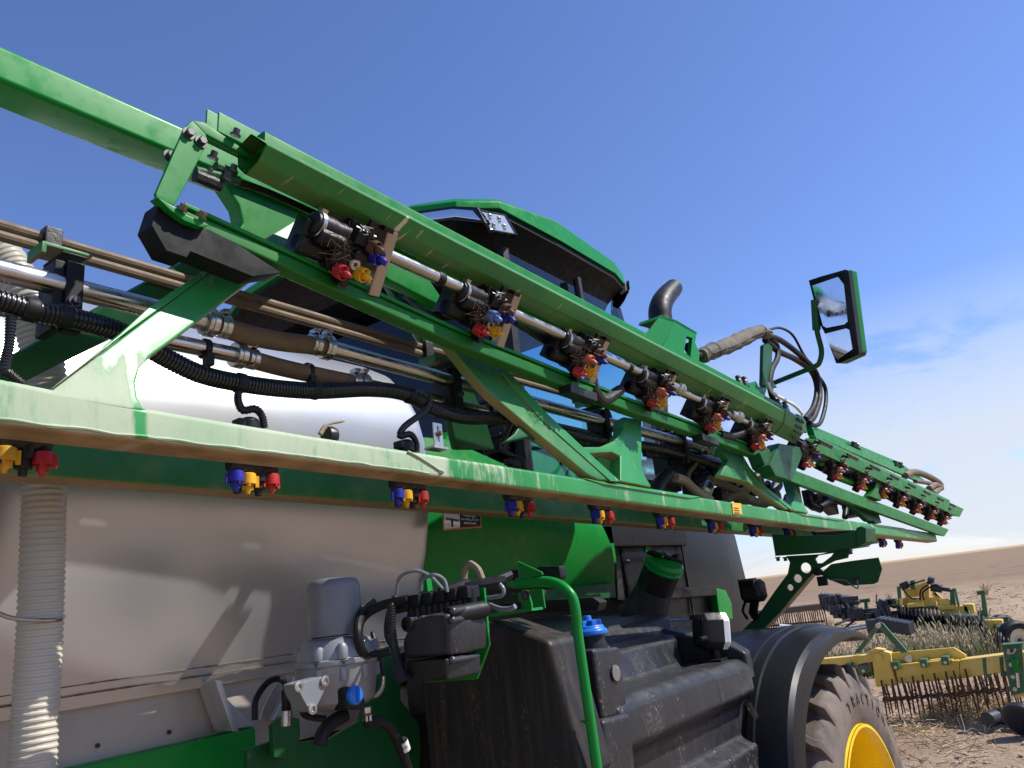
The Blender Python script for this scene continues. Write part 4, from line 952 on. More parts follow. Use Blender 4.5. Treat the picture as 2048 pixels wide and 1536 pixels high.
# roof lamps on the rear right corner
def quad_thing(pts, vec, material, name, parent=SP, bevel=.003):
    mb = MB(); mb.prism(pts, vec); return build(mb, name, material, parent, bevel=bevel)
fr_ = quad_thing([(2.896, 2.02, 4.187), (3.132, 2.02, 4.245), (3.22, 2.02, 4.155), (2.99, 2.02, 4.1)], (.02, .03, 0), 'black_gloss', 'work_lamp')
quad_thing([(2.913, 2.013, 4.174), (3.101, 2.013, 4.222), (3.177, 2.013, 4.146), (3.002, 2.013, 4.107)], (.005, .006, 0), 'headlight', 'lamp_lens', fr_)
for q in ((2.958, 2.012, 4.162), (3.039, 2.012, 4.174), (2.983, 2.012, 4.119), (3.076, 2.012, 4.145)):
    mb = MB(); mb.lathe([(.004, -.004), (.017, .004), (.019, .003)], q, (-.5, -.8, -.2), 12, caps=False); build(mb, 'lamp_reflector', 'chrome', fr_)
quad_thing([(2.79, 2.344, 4.254), (2.79, 2.101, 4.184), (2.79, 1.984, 4.128), (2.79, 1.942, 4.059), (2.79, 2.091, 4.137), (2.79, 2.278, 4.191)], (.02, 0, 0), 'chrome', 'roof_strip')
quad_thing([(2.8, 2.371, 4.28), (2.8, 2.097, 4.2), (2.8, 1.96, 4.138), (2.8, 1.923, 4.039), (2.8, 2.131, 4.138), (2.8, 2.304, 4.186)], (.02, 0, 0), 'black_gloss', 'roof_strip_bezel')
fl = quad_thing([(4.6, 2.146, 4.292), (4.6, 2.098, 4.305), (4.6, 2.101, 4.241), (4.6, 2.149, 4.228)], (.06, 0, 0), 'headlight', 'front_lamp')
quad_thing([(4.62, 2.205, 4.3), (4.62, 2.077, 4.31), (4.62, 2.081, 4.247), (4.62, 2.13, 4.184), (4.62, 2.21, 4.12), (4.62, 2.241, 4.076)], (.06, 0.05, 0), 'black_gloss', 'front_lamp_housing')
# cab body: posts, glass, rear wall
def cab_post(pts, r, material='black_clean', name='cab_post'):
    mb = MB(); mb.tube([V(p) for p in pts], r, 8); return build(mb, name, material, SP)
cab_post([(3.20, 2.12, 4.1), (3.14, 2.10, 3.0), (3.14, 2.10, 2.5)], .04)
cab_post([(4.52, 2.16, 4.1), (4.72, 2.14, 3.2), (4.78, 2.12, 2.5)], .035)
cab_post([(3.86, 2.06, 4.1), (3.86, 2.04, 2.9)], .025)
cab_post([(3.20, 4.05, 4.1), (3.14, 4.07, 2.5)], .07)
cab_post([(4.52, 4.04, 4.1), (4.75, 4.06, 2.5)], .035)
quad_thing([(3.18, 2.14, 4.08), (3.13, 2.12, 2.6), (3.13, 4.05, 2.6), (3.18, 4.03, 4.08)], (.008, 0, 0), 'dark_glass', 'rear_window')
quad_thing([(3.20, 2.09, 4.08), (3.14, 2.07, 2.75), (4.72, 2.09, 2.75), (4.52, 2.12, 4.08)], (0, .008, 0), 'cab_glass', 'side_window')
quad_thing([(3.20, 4.07, 4.08), (3.14, 4.09, 2.75), (4.72, 4.07, 2.75), (4.52, 4.04, 4.08)], (0, .008, 0), 'cab_glass', 'side_window')
quad_thing([(4.54, 2.16, 4.08), (4.76, 2.14, 2.75), (4.76, 4.02, 2.75), (4.54, 4.0, 4.08)], (.008, 0, 0), 'cab_glass', 'windscreen')
# interior: seat, steering column, rear wall trim
quad_thing([(3.24, 2.2, 2.6), (3.24, 4.0, 2.6), (3.24, 4.0, 3.45), (3.24, 2.2, 3.45)], (.03, 0, 0), 'black_clean', 'cab_rear_trim')
mb = MB(); mb.box((3.55, 2.9, 3.35), (.14, .5, .75)); mb.box((3.75, 2.9, 2.98), (.5, .52, .14)); build(mb, 'driver_seat', 'black_clean', SP, bevel=.05)
mb = MB(); mb.tube([(4.45, 2.9, 2.7), (4.3, 2.9, 3.2)], .03, 8); mb.lathe([(.19, -.012), (.21, 0), (.19, .012)], (4.29, 2.9, 3.22), (-.4, 0, 1), 24, caps=False); build(mb, 'steering_wheel', 'black_clean', SP)
quad_thing([(3.12, 2.06, 2.55), (4.8, 2.06, 2.55), (4.8, 4.1, 2.55), (3.12, 4.1, 2.55)], (0, 0, .2), 'black_clean', 'cab_floor', bevel=.02)
mb = MB(); mb.box((3.07, 2.2, 3.22), (.05, .14, .40)); [mb.box((3.04, 2.2, 3.10 + .06 * k), (.02, .11, .02)) for k in range(5)]; build(mb, 'rear_vent', 'black_gloss', SP, bevel=.008)
cab_post([(3.09, 2.28, 3.9), (3.09, 2.28, 2.8)], .012, 'zinc', 'grab_rail')

# ------------------------------------------------------------------ green panels between tank and hood
def curved_panel(pts_top, pts_bot, n, bulge, material, name, thickness=.03):
    # ruled sheet between two polylines, bowed outwards (towards -Y)
    rows = []
    m_ = len(pts_top)
    for j in range(n + 1):
        t = j / n
        rows.append([V(a).lerp(V(b), t) + V((0, -bulge * math.sin(math.pi * t), 0)) for a, b in zip(pts_top, pts_bot)])
    mb = MB()
    rings = [r + [p + V((0, thickness, 0)) for p in reversed(r)] for r in rows]
    mb.loft(rings)
    return build(mb, name, material, SP, angle=40)
curved_panel([(2.309, 2.12, 3.013), (2.52, 2.04, 2.997), (2.798, 2, 2.915), (3.184, 2, 2.86), (3.544, 2, 2.728)], [(2.319, 2.12, 2.394), (2.469, 2.06, 2.402), (2.822, 2.04, 2.394), (3.211, 2.04, 2.369), (3.716, 2.04, 2.331)], 8, .05, 'green_clean', 'side_panel')
quad_thing([(2.815, 2, 2.363), (3.665, 2, 2.366), (3.652, 2, 2.294), (2.822, 2, 2.312)], (0, .04, 0), 'green_dark', 'side_skirt')
quad_thing([(2.489, 2.1, 2.954), (2.618, 2.1, 3.063), (2.655, 2.1, 3.063), (2.756, 2.1, 2.961)], (0, .05, 0), 'green_clean', 'rear_fairing')
curved_panel([(3.227, 2.3, 3.059), (3.348, 2.3, 3.122), (3.515, 2.3, 3.152), (3.709, 2.3, 3.143), (3.902, 2.3, 3.074)], [(3.043, 2.2, 2.795), (3.144, 2.2, 2.799), (3.294, 2.2, 2.804), (3.477, 2.2, 2.811), (3.7, 2.2, 2.819)], 6, .03, 'green_clean', 'rear_fairing')
mb = MB(); mb.tube(smooth_path([(3.157, 2.25, 3.043), (3.303, 2.25, 3.133), (3.486, 2.25, 3.138), (3.669, 2.25, 3.087), (3.782, 2.25, 3.026)], 6), .02, 8); build(mb, 'fairing_trim', 'black_rubber', SP)
# decals on the green panel
dec = quad_thing([(2.301, 1.93, 2.678), (2.534, 1.93, 2.687), (2.525, 1.93, 2.62), (2.294, 1.93, 2.607)], (0, .002, 0), 'label_orange', 'warning_decal', bevel=0)
quad_thing([(2.304, 1.928, 2.675), (2.396, 1.928, 2.68), (2.389, 1.928, 2.619), (2.298, 1.928, 2.612)], (0, .0015, 0), 'label_white', 'decal_panel', dec, 0)
quad_thing([(2.399, 1.928, 2.68), (2.525, 1.928, 2.687), (2.517, 1.928, 2.626), (2.392, 1.928, 2.619)], (0, .0015, 0), 'label_black', 'decal_panel', dec, 0)
for a, b in (((2.313, 1.926, 2.651), (2.382, 1.926, 2.645)), ((2.344, 1.926, 2.648), (2.343, 1.926, 2.62))):
    mb = MB(); mb.tube([a, b], .0035, 6); build(mb, 'decal_mark', 'label_black', dec)
def put_text(txt, size, o, xdir, up, material, name, parent):
    me = text_mesh(txt, size, name); me.materials.append(MATS[material])
    x = V(xdir).normalized(); z = x.cross(V(up)).normalized(); y = z.cross(x)
    return inst(me, name, parent, axes_matrix(o, x, y, z))
put_text('Prevent injury\nfrom falling. Do not\nstand on tank.', .0135, (2.451, 1.925, 2.65), (1, 0, -.02), (0, 0, 1), 'label_white', 'lettering', dec)
quad_thing([(3.668, 2.06, 2.659), (3.829, 2.06, 2.661), (3.827, 2.06, 2.464), (3.764, 2.06, 2.471)], (0, .03, 0), 'green_clean', 'hood_strip')
em = MB(); em.lathe([(.016, 0), (.016, .003)], (3.767, 2.055, 2.542), (0, -1, 0), 14); eb = build(em, 'emblem', 'label_black', SP)
quad_thing([(3.74, 2.054, 2.529), (3.793, 2.054, 2.529), (3.791, 2.054, 2.521), (3.737, 2.054, 2.522)], (0, .002, 0), 'label_black', 'emblem_lettering', eb, 0)
quad_thing([(3.849, 2.1, 2.672), (4.417, 2.1, 2.694), (4.287, 2.1, 2.226), (3.852, 2.1, 2.28), (3.895, 2.1, 2.465)], (0, .05, 0), 'black_gloss', 'hood_side')
quad_thing([(4.262, 2.085, 2.675), (4.347, 2.085, 2.676), (4.341, 2.085, 2.554), (4.237, 2.085, 2.518)], (0, .03, 0), 'green_clean', 'hood_strip')
st = MB(); st.lathe([(.040, 0), (.040, .003)], (4.013, 2.09, 2.444), (0, -1, 0), 24); st = build(st, 'round_sticker', 'label_white', SP)
put_text('CC', .045, (4.009, 2.085, 2.46), (1, 0, 0), (0, 0, 1), 'label_black', 'lettering', st)
put_text('MULTI', .018, (3.996, 2.085, 2.423), (1, 0, 0), (0, 0, 1), 'label_black', 'lettering', st)
# ------------------------------------------------------------------ engine hood
mb = MB()
HX0, HX1 = 3.95, 5.95
hp_ = [(2.10, 1.9), (2.08, 2.35), (2.10, 2.72), (2.20, 2.93), (2.45, 3.06), (2.9, 3.10), (3.35, 3.06), (3.6, 2.93), (3.7, 2.72), (3.7, 1.9)]
mb.loft([[V((x, 2.9 + (y - 2.9) * k, 1.9 + (z - 1.9) * kz)) for y, z in hp_] for x, k, kz in ((HX0, 1, 1.0), (4.8, 1, .98), (5.5, .98, .93), (5.85, .95, .88), (5.95, .9, .8))])
build(mb, 'engine_hood', 'guard_black', SP, bevel=.02, angle=40)
quad_thing([(5.037, 2.03, 2.278), (5.197, 2.03, 2.254), (5.261, 2.03, 2.17), (5.231, 2.03, 2.062), (5.013, 2.03, 2.094)], (0, .05, 0), 'green_clean', 'hood_corner', bevel=.01)
quad_thing([(4.082, 2.02, 2.316), (5.016, 2.02, 2.287), (5.022, 2.02, 2.231), (4.061, 2.02, 2.259)], (0, .05, 0), 'black_clean', 'hood_sill', bevel=.004)
mb = MB(); mb.box((4.72, 2.075, 2.45), (.012, .01, .75)); build(mb, 'panel_gap', 'label_black', SP)
# exhaust stack with curved end
mb = MB(); mb.tube(smooth_path([(5.35, 2.35, 3.0), (5.35, 2.35, 3.7), (5.695, 2.35, 4.317), (5.789, 2.35, 4.511), (6.075, 2.35, 4.742)], 8), [.095] * 34, 18); 
pp = smooth_path([(5.2, 2.35, 2.9), (5.3, 2.35, 3.6), (5.648, 2.35, 4.243), (5.715, 2.35, 4.441), (5.843, 2.35, 4.577), (6.096, 2.35, 4.743)], 8)
mb = MB(); mb.tube(pp, [.095 - .02 * (k / len(pp)) ** 4 for k in range(len(pp))], 20); build(mb, 'exhaust_stack', 'black_clean', SP)
mb = MB(); mb.sphere((5.1, 2.5, 3.05), .30, 16, 8, (1.2, .9, .5)); build(mb, 'air_intake', 'black_clean', SP)

# ------------------------------------------------------------------ mirror
mn = V((-.93, .36, -.03)).normalized()
mir = MB(); mir.prism([(4.333, 0.906, 3.82), (4.307, 0.839, 3.812), (4.255, 0.701, 3.789), (4.249, 0.685, 3.775), (4.282, 0.736, 3.351), (4.286, 0.745, 3.336), (4.326, 0.847, 3.328), (4.334, 0.868, 3.333), (4.337, 0.891, 3.517), (4.34, 0.903, 3.561)], -mn * .07)
mir = build(mir, 'mirror', 'black_gloss', SP, bevel=.008)
quad_thing([V(p) - mn * .03 for p in ((4.252, 0.695, 3.791), (4.248, 0.684, 3.778), (4.282, 0.736, 3.351), (4.288, 0.749, 3.342))], -mn * .045, 'green_clean', 'mirror_shell', mir, .004)
def pane(pts):
    # glass turned a little in its housing, towards the driver's eye
    nt = V((-.957, .285, .0)).normalized(); pts = [V(p) for p in pts]; c = sum(pts, V((0, 0, 0))) / len(pts)
    return [p + mn * ((c - p).dot(nt) / mn.dot(nt) + .009) for p in pts]
quad_thing(pane([(4.327, 0.886, 3.779), (4.27, 0.74, 3.767), (4.264, 0.722, 3.75), (4.282, 0.75, 3.52), (4.29, 0.769, 3.511), (4.325, 0.862, 3.528), (4.331, 0.877, 3.545)]), -mn * .004, 'mirror_glass', 'mirror_pane', mir, 0)
quad_thing(pane([(4.334, 0.883, 3.502), (4.291, 0.769, 3.489), (4.286, 0.756, 3.476), (4.292, 0.762, 3.374), (4.324, 0.842, 3.346), (4.329, 0.858, 3.36)]), -mn * .004, 'mirror_glass', 'mirror_pane', mir, 0)
mb = MB(); mb.tube(smooth_path([(4.335, 0.899, 3.668), (4.35, 0.926, 3.542), (4.354, 0.928, 3.429), V((4.357, 0.931, 3.38)) + V((0, .02, -.01)), (4.36, 0.981, 3.352), (4.4, 1.074, 3.35), (4.5, 1.245, 3.354), (4.6, 1.365, 3.362)], 6), .014, 10); build(mb, 'mirror_arm', 'green_dark', SP)
mb = MB(); mb.tube([(4.333, 0.897, 3.702), (4.351, 0.928, 3.543)], .022, 10); build(mb, 'mirror_bracket', 'green_dark', SP)

# ------------------------------------------------------------------ filter canister on its cast housing
fx = V((1.464, 1.62, 2.284)); fu = V((0, 0, 1))
mb = MB(); mb.lathe([(.066, 0), (.068, .004), (.068, .118), (.065, .130), (.058, .138), (.03, .142), (.001, .143)], fx + V((0, 0, .005)), fu, 32); can = build(mb, 'filter_canister', 'canister_grey', SP, angle=30)
mb = MB(); mb.lathe([(.060, .004), (.060, -.004)], fx + V((0, 0, .006)), fu, 24); build(mb, 'filter_gasket', 'black_rubber', can)
mb = MB()
mb.lathe([(.07, .0), (.085, -.008), (.098, -.03), (.100, -.05), (.106, -.052), (.106, -.064), (.100, -.066), (.096, -.10), (.088, -.15), (.070, -.165), (.03, -.172)], fx, fu, 28)
hs = build(mb, 'filter_housing', 'cast_alloy', SP, bevel=.002, angle=30)
for k in range(9):
    a = R(200 + k * 36); c = fx + V((math.cos(a) * .094, math.sin(a) * .094, -.036))
    mb = MB(); mb.lathe([(.013, -.014), (.0145, -.006), (.0145, .012), (.008, .022)], c, fu, 12); build(mb, 'bolt_boss', 'cast_alloy', hs)
    mb = MB(); mb.bolt(c + V((math.cos(a) * .006, math.sin(a) * .006, -.018)), -fu, .007, .008); build(mb, 'bolt', 'bolt_steel', hs)
    mb = MB(); mb.lathe([(.010, -.07), (.010, -.10)], fx + V((math.cos(a) * .095, math.sin(a) * .095, 0)), fu, 10); build(mb, 'bolt_boss', 'cast_alloy', hs)
tri = [(1.238, 1.5, 2.198), (1.25, 1.5, 2.2), (1.313, 1.5, 2.204), (1.324, 1.5, 2.188), (1.298, 1.5, 2.155), (1.279, 1.5, 2.133), (1.266, 1.5, 2.139), (1.24, 1.5, 2.183)]
quad_thing(tri, (.0, .05, 0), 'cast_alloy', 'mounting_lug', hs, .004)
for q in ((1.237, 1.497, 2.192), (1.312, 1.497, 2.194), (1.272, 1.497, 2.14)):
    mb = MB(); mb.lathe([(.011, -.003), (.012, .003), (.006, .004), (.006, 0)], q, (0, -1, 0), 14); build(mb, 'bolt_eye', 'zinc', hs)
quad_thing([(1.399, 1.53, 2.169), (1.459, 1.53, 2.168), (1.471, 1.53, 2.109), (1.405, 1.53, 2.118)], (0, .06, 0), 'black_clean', 'sensor_block', hs, .008)
mb = MB(); mb.lathe([(.022, 0), (.022, .012), (.018, .016)], (1.426, 1.53, 2.147), (0, -1, 0), 20); mb.box(V((1.426, 1.53, 2.147)) + V((0, -.017, 0)), (.006, .008, .034)); build(mb, 'blue_plug', 'bright_blue', hs, bevel=.001)
# hoses and fittings round the filter
for path, r, m_ in (([(1.581, 1.6, 2.361), (1.494, 1.55, 2.337), (1.445, 1.52, 2.293), (1.457, 1.52, 2.241), (1.494, 1.53, 2.23), (1.612, 1.56, 2.236)], .012, 'black_rubber'),
                ([(1.525, 1.6, 2.245), (1.488, 1.58, 2.2), (1.447, 1.55, 2.169)], .012, 'black_rubber'),
                ([(1.672, 1.7, 2.283), (1.654, 1.66, 2.209), (1.617, 1.62, 2.148), (1.567, 1.6, 2.124), (1.529, 1.6, 2.135)], .007, 'dusty_black'),
                ([(1.455, 1.75, 2.134), (1.438, 1.72, 2.106), (1.485, 1.7, 2.088)], .009, 'black_rubber'),
                ([(1.461, 1.6, 2.099), (1.42, 1.6, 2.089), (1.387, 1.6, 2.069), (1.378, 1.6, 2.046)], .017, 'black_rubber'),
                ([(1.488, 1.55, 2.093), (1.492, 1.55, 2.072), (1.521, 1.55, 2.076), (1.554, 1.55, 2.058), (1.586, 1.55, 2.017), (1.624, 1.56, 1.944), (1.631, 1.56, 1.891)], .013, 'black_rubber'),
                ([(1.347, 1.8, 2.111), (1.352, 1.8, 2.158), (1.389, 1.8, 2.194), (1.428, 1.8, 2.197), (1.446, 1.8, 2.174), (1.442, 1.8, 2.095)], .008, 'black_rubber'),
                ([(1.468, 1.85, 2.192), (1.425, 1.85, 2.148), (1.4, 1.85, 2.104)], .003, 'zinc')):
    mb = MB(); mb.tube(smooth_path(path, 6), r, 10); build(mb, 'hose', m_, SP)
mb = MB(); mb.tube([(1.446, 1.8, 2.168), (1.445, 1.8, 2.107)], .012, 12); build(mb, 'plug_connector', 'black_clean', SP)
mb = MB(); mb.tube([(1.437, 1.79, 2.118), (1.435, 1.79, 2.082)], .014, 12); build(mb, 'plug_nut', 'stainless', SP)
for q, d in (((1.486, 1.55, 2.105), (0, 0, 1)), ((1.488, 1.55, 2.086), (0, 0, 1))):
    mb = MB(); mb.lathe([(.012, -.008), (.014, -.006), (.014, .006), (.012, .008)], q, d, 6); build(mb, 'hose_fitting', 'zinc', SP)
tg = MB(); tg.lathe([(.0145, -.014), (.0145, .014)], (1.604, 1.548, 2.002), V((1.624, 1.56, 1.944)) - V((1.593, 1.55, 2.004)), 16, caps=False); tg = build(tg, 'hose_label', 'label_white', SP)
put_text('AN4', .013, V((1.587, 1.533, 2.01)), (1, .1, .25), (0, 0, 1), 'label_black', 'lettering', tg)
put_text('PH10', .011, V((1.593, 1.533, 1.997)), (1, .1, .25), (0, 0, 1), 'label_black', 'lettering', tg)

# ------------------------------------------------------------------ dosing pump box and its wiring
quad_thing([(1.66, 1.334, 2.36), (1.66, 1.282, 2.36), (1.66, 1.285, 2.221), (1.66, 1.335, 2.143), (1.66, 1.508, 2.142), (1.66, 1.373, 2.203), (1.66, 1.344, 2.336)], (.008, 0, 0), 'green_clean', 'pump_bracket', bevel=.001)
pb = MB(); X0 = 1.52
face = [(1.5, 1.411, 2.279), (1.5, 1.391, 2.304), (1.5, 1.325, 2.312), (1.5, 1.279, 2.307), (1.5, 1.271, 2.268), (1.5, 1.281, 2.213), (1.5, 1.429, 2.215), (1.5, 1.428, 2.257)]
fc = sum((V(p) for p in face), V((0, 0, 0))) / len(face)
pb.loft([[fc + (V(p) - fc) * .92 for p in face], [V(p) + V((.01, 0, 0)) for p in face], [V(p) + V((.07, -.01, 0)) for p in face], [fc + (V(p) - fc) * .96 + V((.085, -.01, 0)) for p in face], [fc + (V(p) - fc) * .96 + V((.135, -.01, 0)) for p in face]])
pbo = build(pb, 'pump_box', 'black_plastic', SP, bevel=.006)
mb = MB(); mb.lathe([(.016, -.006), (.018, .002), (.012, .004), (.011, -.004)], V((1.495, 1.401, 2.295)), (-1, 0, 0), 16); build(mb, 'lifting_eye', 'black_clean', pbo)
mb = MB(); q = fc + V((.06, 0, -.085)); mb.box(q, (.13, .13, .05)); build(mb, 'pump_base', 'dusty_black', pbo, bevel=.008)
for (a, b) in (((1.5, 1.261, 2.292), (1.62, 1.288, 2.294)), ((1.5, 1.272, 2.203), (1.62, 1.293, 2.2)), ((1.5, 1.256, 2.312), (1.62, 1.285, 2.316))):
    mb = MB(); mb.tube([a, b], .007, 8); mb.sphere(a, .009, 8, 6); build(mb, 'clamp_rod', 'bolt_steel', pbo)
mb = MB(); q = V((1.58, 1.278, 2.305)); mb.lathe([(.02, -.06), (.022, -.05), (.022, .05), (.018, .06)], q, (1, -.2, .05), 14); build(mb, 'valve_barrel', 'black_clean', pbo)
# manifold strip on top
for k in range(6):
    q = V((1.56, 1.454, 2.348)).lerp(V((1.62, 1.304, 2.353)), k / 5)
    mb = MB(); mb.box(q, (.05, .04, .03)); mb.lathe([(.012, -.05), (.012, .01)], q + V((0, -.012, 0)), (0, 0, 1), 10); mb.lathe([(.0135, -.038), (.0135, -.028)], q + V((0, -.012, 0)), (0, 0, 1), 10); build(mb, 'manifold_valve', 'black_clean', SP, bevel=.003)
    mb = MB(); mb.lathe([(.0125, -.004), (.0125, .004)], q + V((0, -.012, -.042)), (0, 0, 1), 10); build(mb, 'valve_ring', 'zinc', SP)
mb = MB(); mb.tube([(1.58, 1.518, 2.34), (1.6, 1.43, 2.349), (1.66, 1.343, 2.368), (1.74, 1.272, 2.369)], .018, 10); build(mb, 'manifold_pipe', 'black_clean', SP)
for path, r, m_ in (([(1.55, 1.482, 2.37), (1.55, 1.464, 2.412), (1.56, 1.419, 2.423), (1.58, 1.388, 2.405), (1.6, 1.368, 2.37)], .0045, 'canister_grey'),
                ([(1.56, 1.405, 2.371), (1.56, 1.395, 2.397), (1.56, 1.357, 2.405), (1.58, 1.343, 2.39), (1.58, 1.335, 2.359)], .0045, 'canister_grey'),
                ([(1.8, 1.457, 2.394), (1.8, 1.45, 2.421), (1.8, 1.43, 2.435), (1.8, 1.405, 2.418), (1.8, 1.392, 2.386)], .010, 'hose_tan'),
                ([(1.68, 1.306, 2.334), (1.68, 1.273, 2.334), (1.68, 1.241, 2.337), (1.68, 1.236, 2.351), (1.68, 1.245, 2.364)], .0055, 'canister_grey'),
                ([(1.7, 1.307, 2.32), (1.7, 1.268, 2.304), (1.7, 1.237, 2.301), (1.7, 1.22, 2.306)], .007, 'canister_grey'),
                ([(1.5, 1.452, 2.238), (1.5, 1.474, 2.275), (1.5, 1.464, 2.322), (1.54, 1.477, 2.364)], .008, 'black_rubber'),
                ([(1.6, 1.377, 2.362), (1.66, 1.342, 2.374), (1.72, 1.315, 2.371), (1.8, 1.297, 2.389)], .014, 'black_rubber'),
                ([(1.5, 1.581, 2.265), (1.5, 1.563, 2.319), (1.52, 1.512, 2.347), (1.54, 1.434, 2.355)], .012, 'black_rubber')):
    mb = MB(); mb.tube(smooth_path(path, 8), r, 8); build(mb, 'hose', m_, SP)
mb = MB(); mb.hose(smooth_path([(1.48, 1.435, 2.345), (1.48, 1.438, 2.286), (1.48, 1.433, 2.239), (1.48, 1.421, 2.198), (1.48, 1.404, 2.174)], 8), .0115, .0065, .15, 10); build(mb, 'wiring_branch', 'loom_plastic', SP)
mb = MB(); mb.tube([(1.475, 1.425, 2.204), (1.475, 1.409, 2.169)], .018, 10); build(mb, 'plug_connector', 'black_clean', SP)
quad_thing([(1.62, 1.462, 2.405), (1.62, 1.437, 2.409), (1.62, 1.435, 2.366), (1.62, 1.46, 2.363)], (.02, 0, 0), 'green_clean', 'wire_bracket', bevel=.001)
mb = MB(); mb.tube([(1.7, 1.31, 2.356), (1.7, 1.304, 2.365)], .006, 8); build(mb, 'red_pin', 'cap_red', SP)
quad_thing([(1.98, 1.395, 2.434), (1.98, 1.314, 2.392), (1.98, 1.313, 2.384), (1.98, 1.393, 2.379)], (.008, 0, 0), 'green_paint', 'control_bracket', bevel=.001)
quad_thing([(2.06, 1.388, 2.416), (2.06, 1.302, 2.407), (2.06, 1.301, 2.379), (2.06, 1.305, 2.365), (2.06, 1.376, 2.376)], (.04, 0, 0), 'black_clean', 'control_box', bevel=.008)
quad_thing([(2, 1.457, 2.415), (2, 1.409, 2.412), (2, 1.41, 2.38), (2, 1.458, 2.383)], (.06, 0, 0), 'black_clean', 'control_box', bevel=.004)
quad_thing([(2.08, 1.434, 2.35), (2.08, 1.386, 2.347), (2.08, 1.384, 2.291), (2.08, 1.436, 2.29)], (.006, 0, 0), 'green_clean', 'rail_bracket', bevel=.001)
quad_thing([(1.99, 1.399, 2.35), (1.99, 1.379, 2.348), (1.99, 1.37, 2.312), (1.99, 1.37, 2.291), (1.99, 1.409, 2.294)], (.008, 0, 0), 'green_clean', 'rail_bracket', bevel=.001)
mb = MB(); mb.bolt((1.985, 1.381, 2.334), (-1, 0, 0), .01, .016); build(mb, 'bolt', 'bolt_steel', SP)
quad_thing([(1.96, 1.52, 2.295), (1.96, 1.352, 2.296), (1.96, 1.35, 2.288), (1.96, 1.518, 2.284)], (.06, 0, 0), 'green_clean', 'rail_bracket', bevel=.001)
quad_thing([(2.3, 1.713, 2.325), (2.3, 1.344, 2.306), (2.3, 1.319, 2.288), (2.3, 1.333, 2.262), (2.3, 1.718, 2.289)], (.05, 0, 0), 'black_clean', 'deck_panel', bevel=.004)
# ------------------------------------------------------------------ handrail
mb = MB(); mb.tube(smooth_path([(1.985, 1.408, 2.37), (1.985, 1.362, 2.369), (1.985, 1.301, 2.364), (1.985, 1.26, 2.349), (1.985, 1.228, 2.318), (1.985, 1.22, 2.277), (1.985, 1.223, 2.21), (1.985, 1.222, 2.078), (1.985, 1.22, 1.902), (1.985, 1.22, 1.768)], 8), .0145, 16); build(mb, 'hand_rail', 'green_clean', SP)
mb = MB(); mb.tube([(1.985, 1.248, 1.987), (1.97, 1.219, 1.984)], .004, 6); build(mb, 'rail_pin', 'green_paint', SP)

# ------------------------------------------------------------------ black moulded tanks
def poly_loft(rings, name, material='black_plastic', bevel=.02, seg=3): 
    mb = MB(); mb.loft([[V(p) for p in r] for r in rings]); return build(mb, name, material, SP, bevel=bevel, seg=seg)
rearL = [(1.96, 1.511, 2.277), (1.96, 1.305, 2.201), (1.96, 1.243, 1.845), (1.96, 1.798, 1.838), (1.96, 1.804, 2.168)]
poly_loft([rearL, [V(p) + V((.16, 0.0, 0)) for p in rearL]], 'rear_tank', 'streaked_black', bevel=.018)
# main fuel tank: stepped section along X
sec = [(1.80, 2.21), (1.69, 2.18), (1.655, 2.12), (1.565, 2.10), (1.525, 1.995), (1.42, 1.99), (1.325, 2.0), (1.292, 1.97), (1.285, 1.86), (1.355, 1.815), (1.355, 1.70), (1.29, 1.67), (1.29, 1.45), (1.80, 1.42)]
def end_x(y): return 3.05 + max(0, min(.55, (y - 1.42) * 2.0))
poly_loft([[(2.27, y, z) for y, z in sec], [(end_x(y), y, z) for y, z in sec]], 'fuel_tank', bevel=.016)
sec2 = [(1.80, 1.985), (1.325, 1.99), (1.294, 1.96), (1.287, 1.86), (1.357, 1.815), (1.357, 1.70), (1.29, 1.67), (1.29, 1.45), (1.80, 1.42)]
poly_loft([[(3.04, y, z) for y, z in sec2], [(3.42, y, z) for y, z in sec2]], 'fuel_tank_end', bevel=.014)
poly_loft([[(2.15, 1.72, 2.0), (2.15, 1.72, 2.195), (2.15, 2.05, 2.25), (2.15, 2.05, 2.0)], [(3.3, 1.72, 2.0), (3.3, 1.72, 2.19), (3.3, 2.05, 2.245), (3.3, 2.05, 2.0)], [(3.9, 1.72, 2.0), (3.9, 1.72, 2.15), (3.9, 2.05, 2.20), (3.9, 2.05, 2.0)]], 'fuel_tank_deck', bevel=.02)
poly_loft([[(3.40, 1.295, 1.9), (3.40, 1.295, 2.01), (3.40, 1.36, 2.05), (3.40, 1.72, 2.155), (3.40, 1.80, 2.16), (3.40, 1.80, 1.9)], [(3.48, 1.30, 1.9), (3.48, 1.30, 2.015), (3.48, 1.36, 2.055), (3.48, 1.72, 2.16), (3.48, 1.80, 2.165), (3.48, 1.80, 1.9)]], 'fuel_tank_wing', bevel=.014)
# filler column with blue cap
poly_loft([[(2.185, 1.3, 2.156), (2.353, 1.3, 2.147), (2.346, 1.3, 1.946), (2.185, 1.3, 1.956)], [V(p) + V((0, .25, 0)) for p in ((2.185, 1.3, 2.156), (2.353, 1.3, 2.147), (2.346, 1.3, 1.946), (2.185, 1.3, 1.956))]], 'filler_column', bevel=.012)
poly_loft([[(2.152, 1.28, 1.962), (2.324, 1.28, 1.954), (2.298, 1.28, 1.756), (2.125, 1.28, 1.789)], [V(p) + V((0, .3, 0)) for p in ((2.152, 1.28, 1.962), (2.324, 1.28, 1.954), (2.298, 1.28, 1.756), (2.125, 1.28, 1.789))]], 'fuel_tank_foot', bevel=.015)
cb = V((2.374, 1.42, 2.166)); 
mb = MB(); mb.lathe([(.058, -.06), (.058, -.02), (.05, .0), (.05, .03)], cb, (0, 0, 1), 20); build(mb, 'filler_neck', 'black_clean', SP)
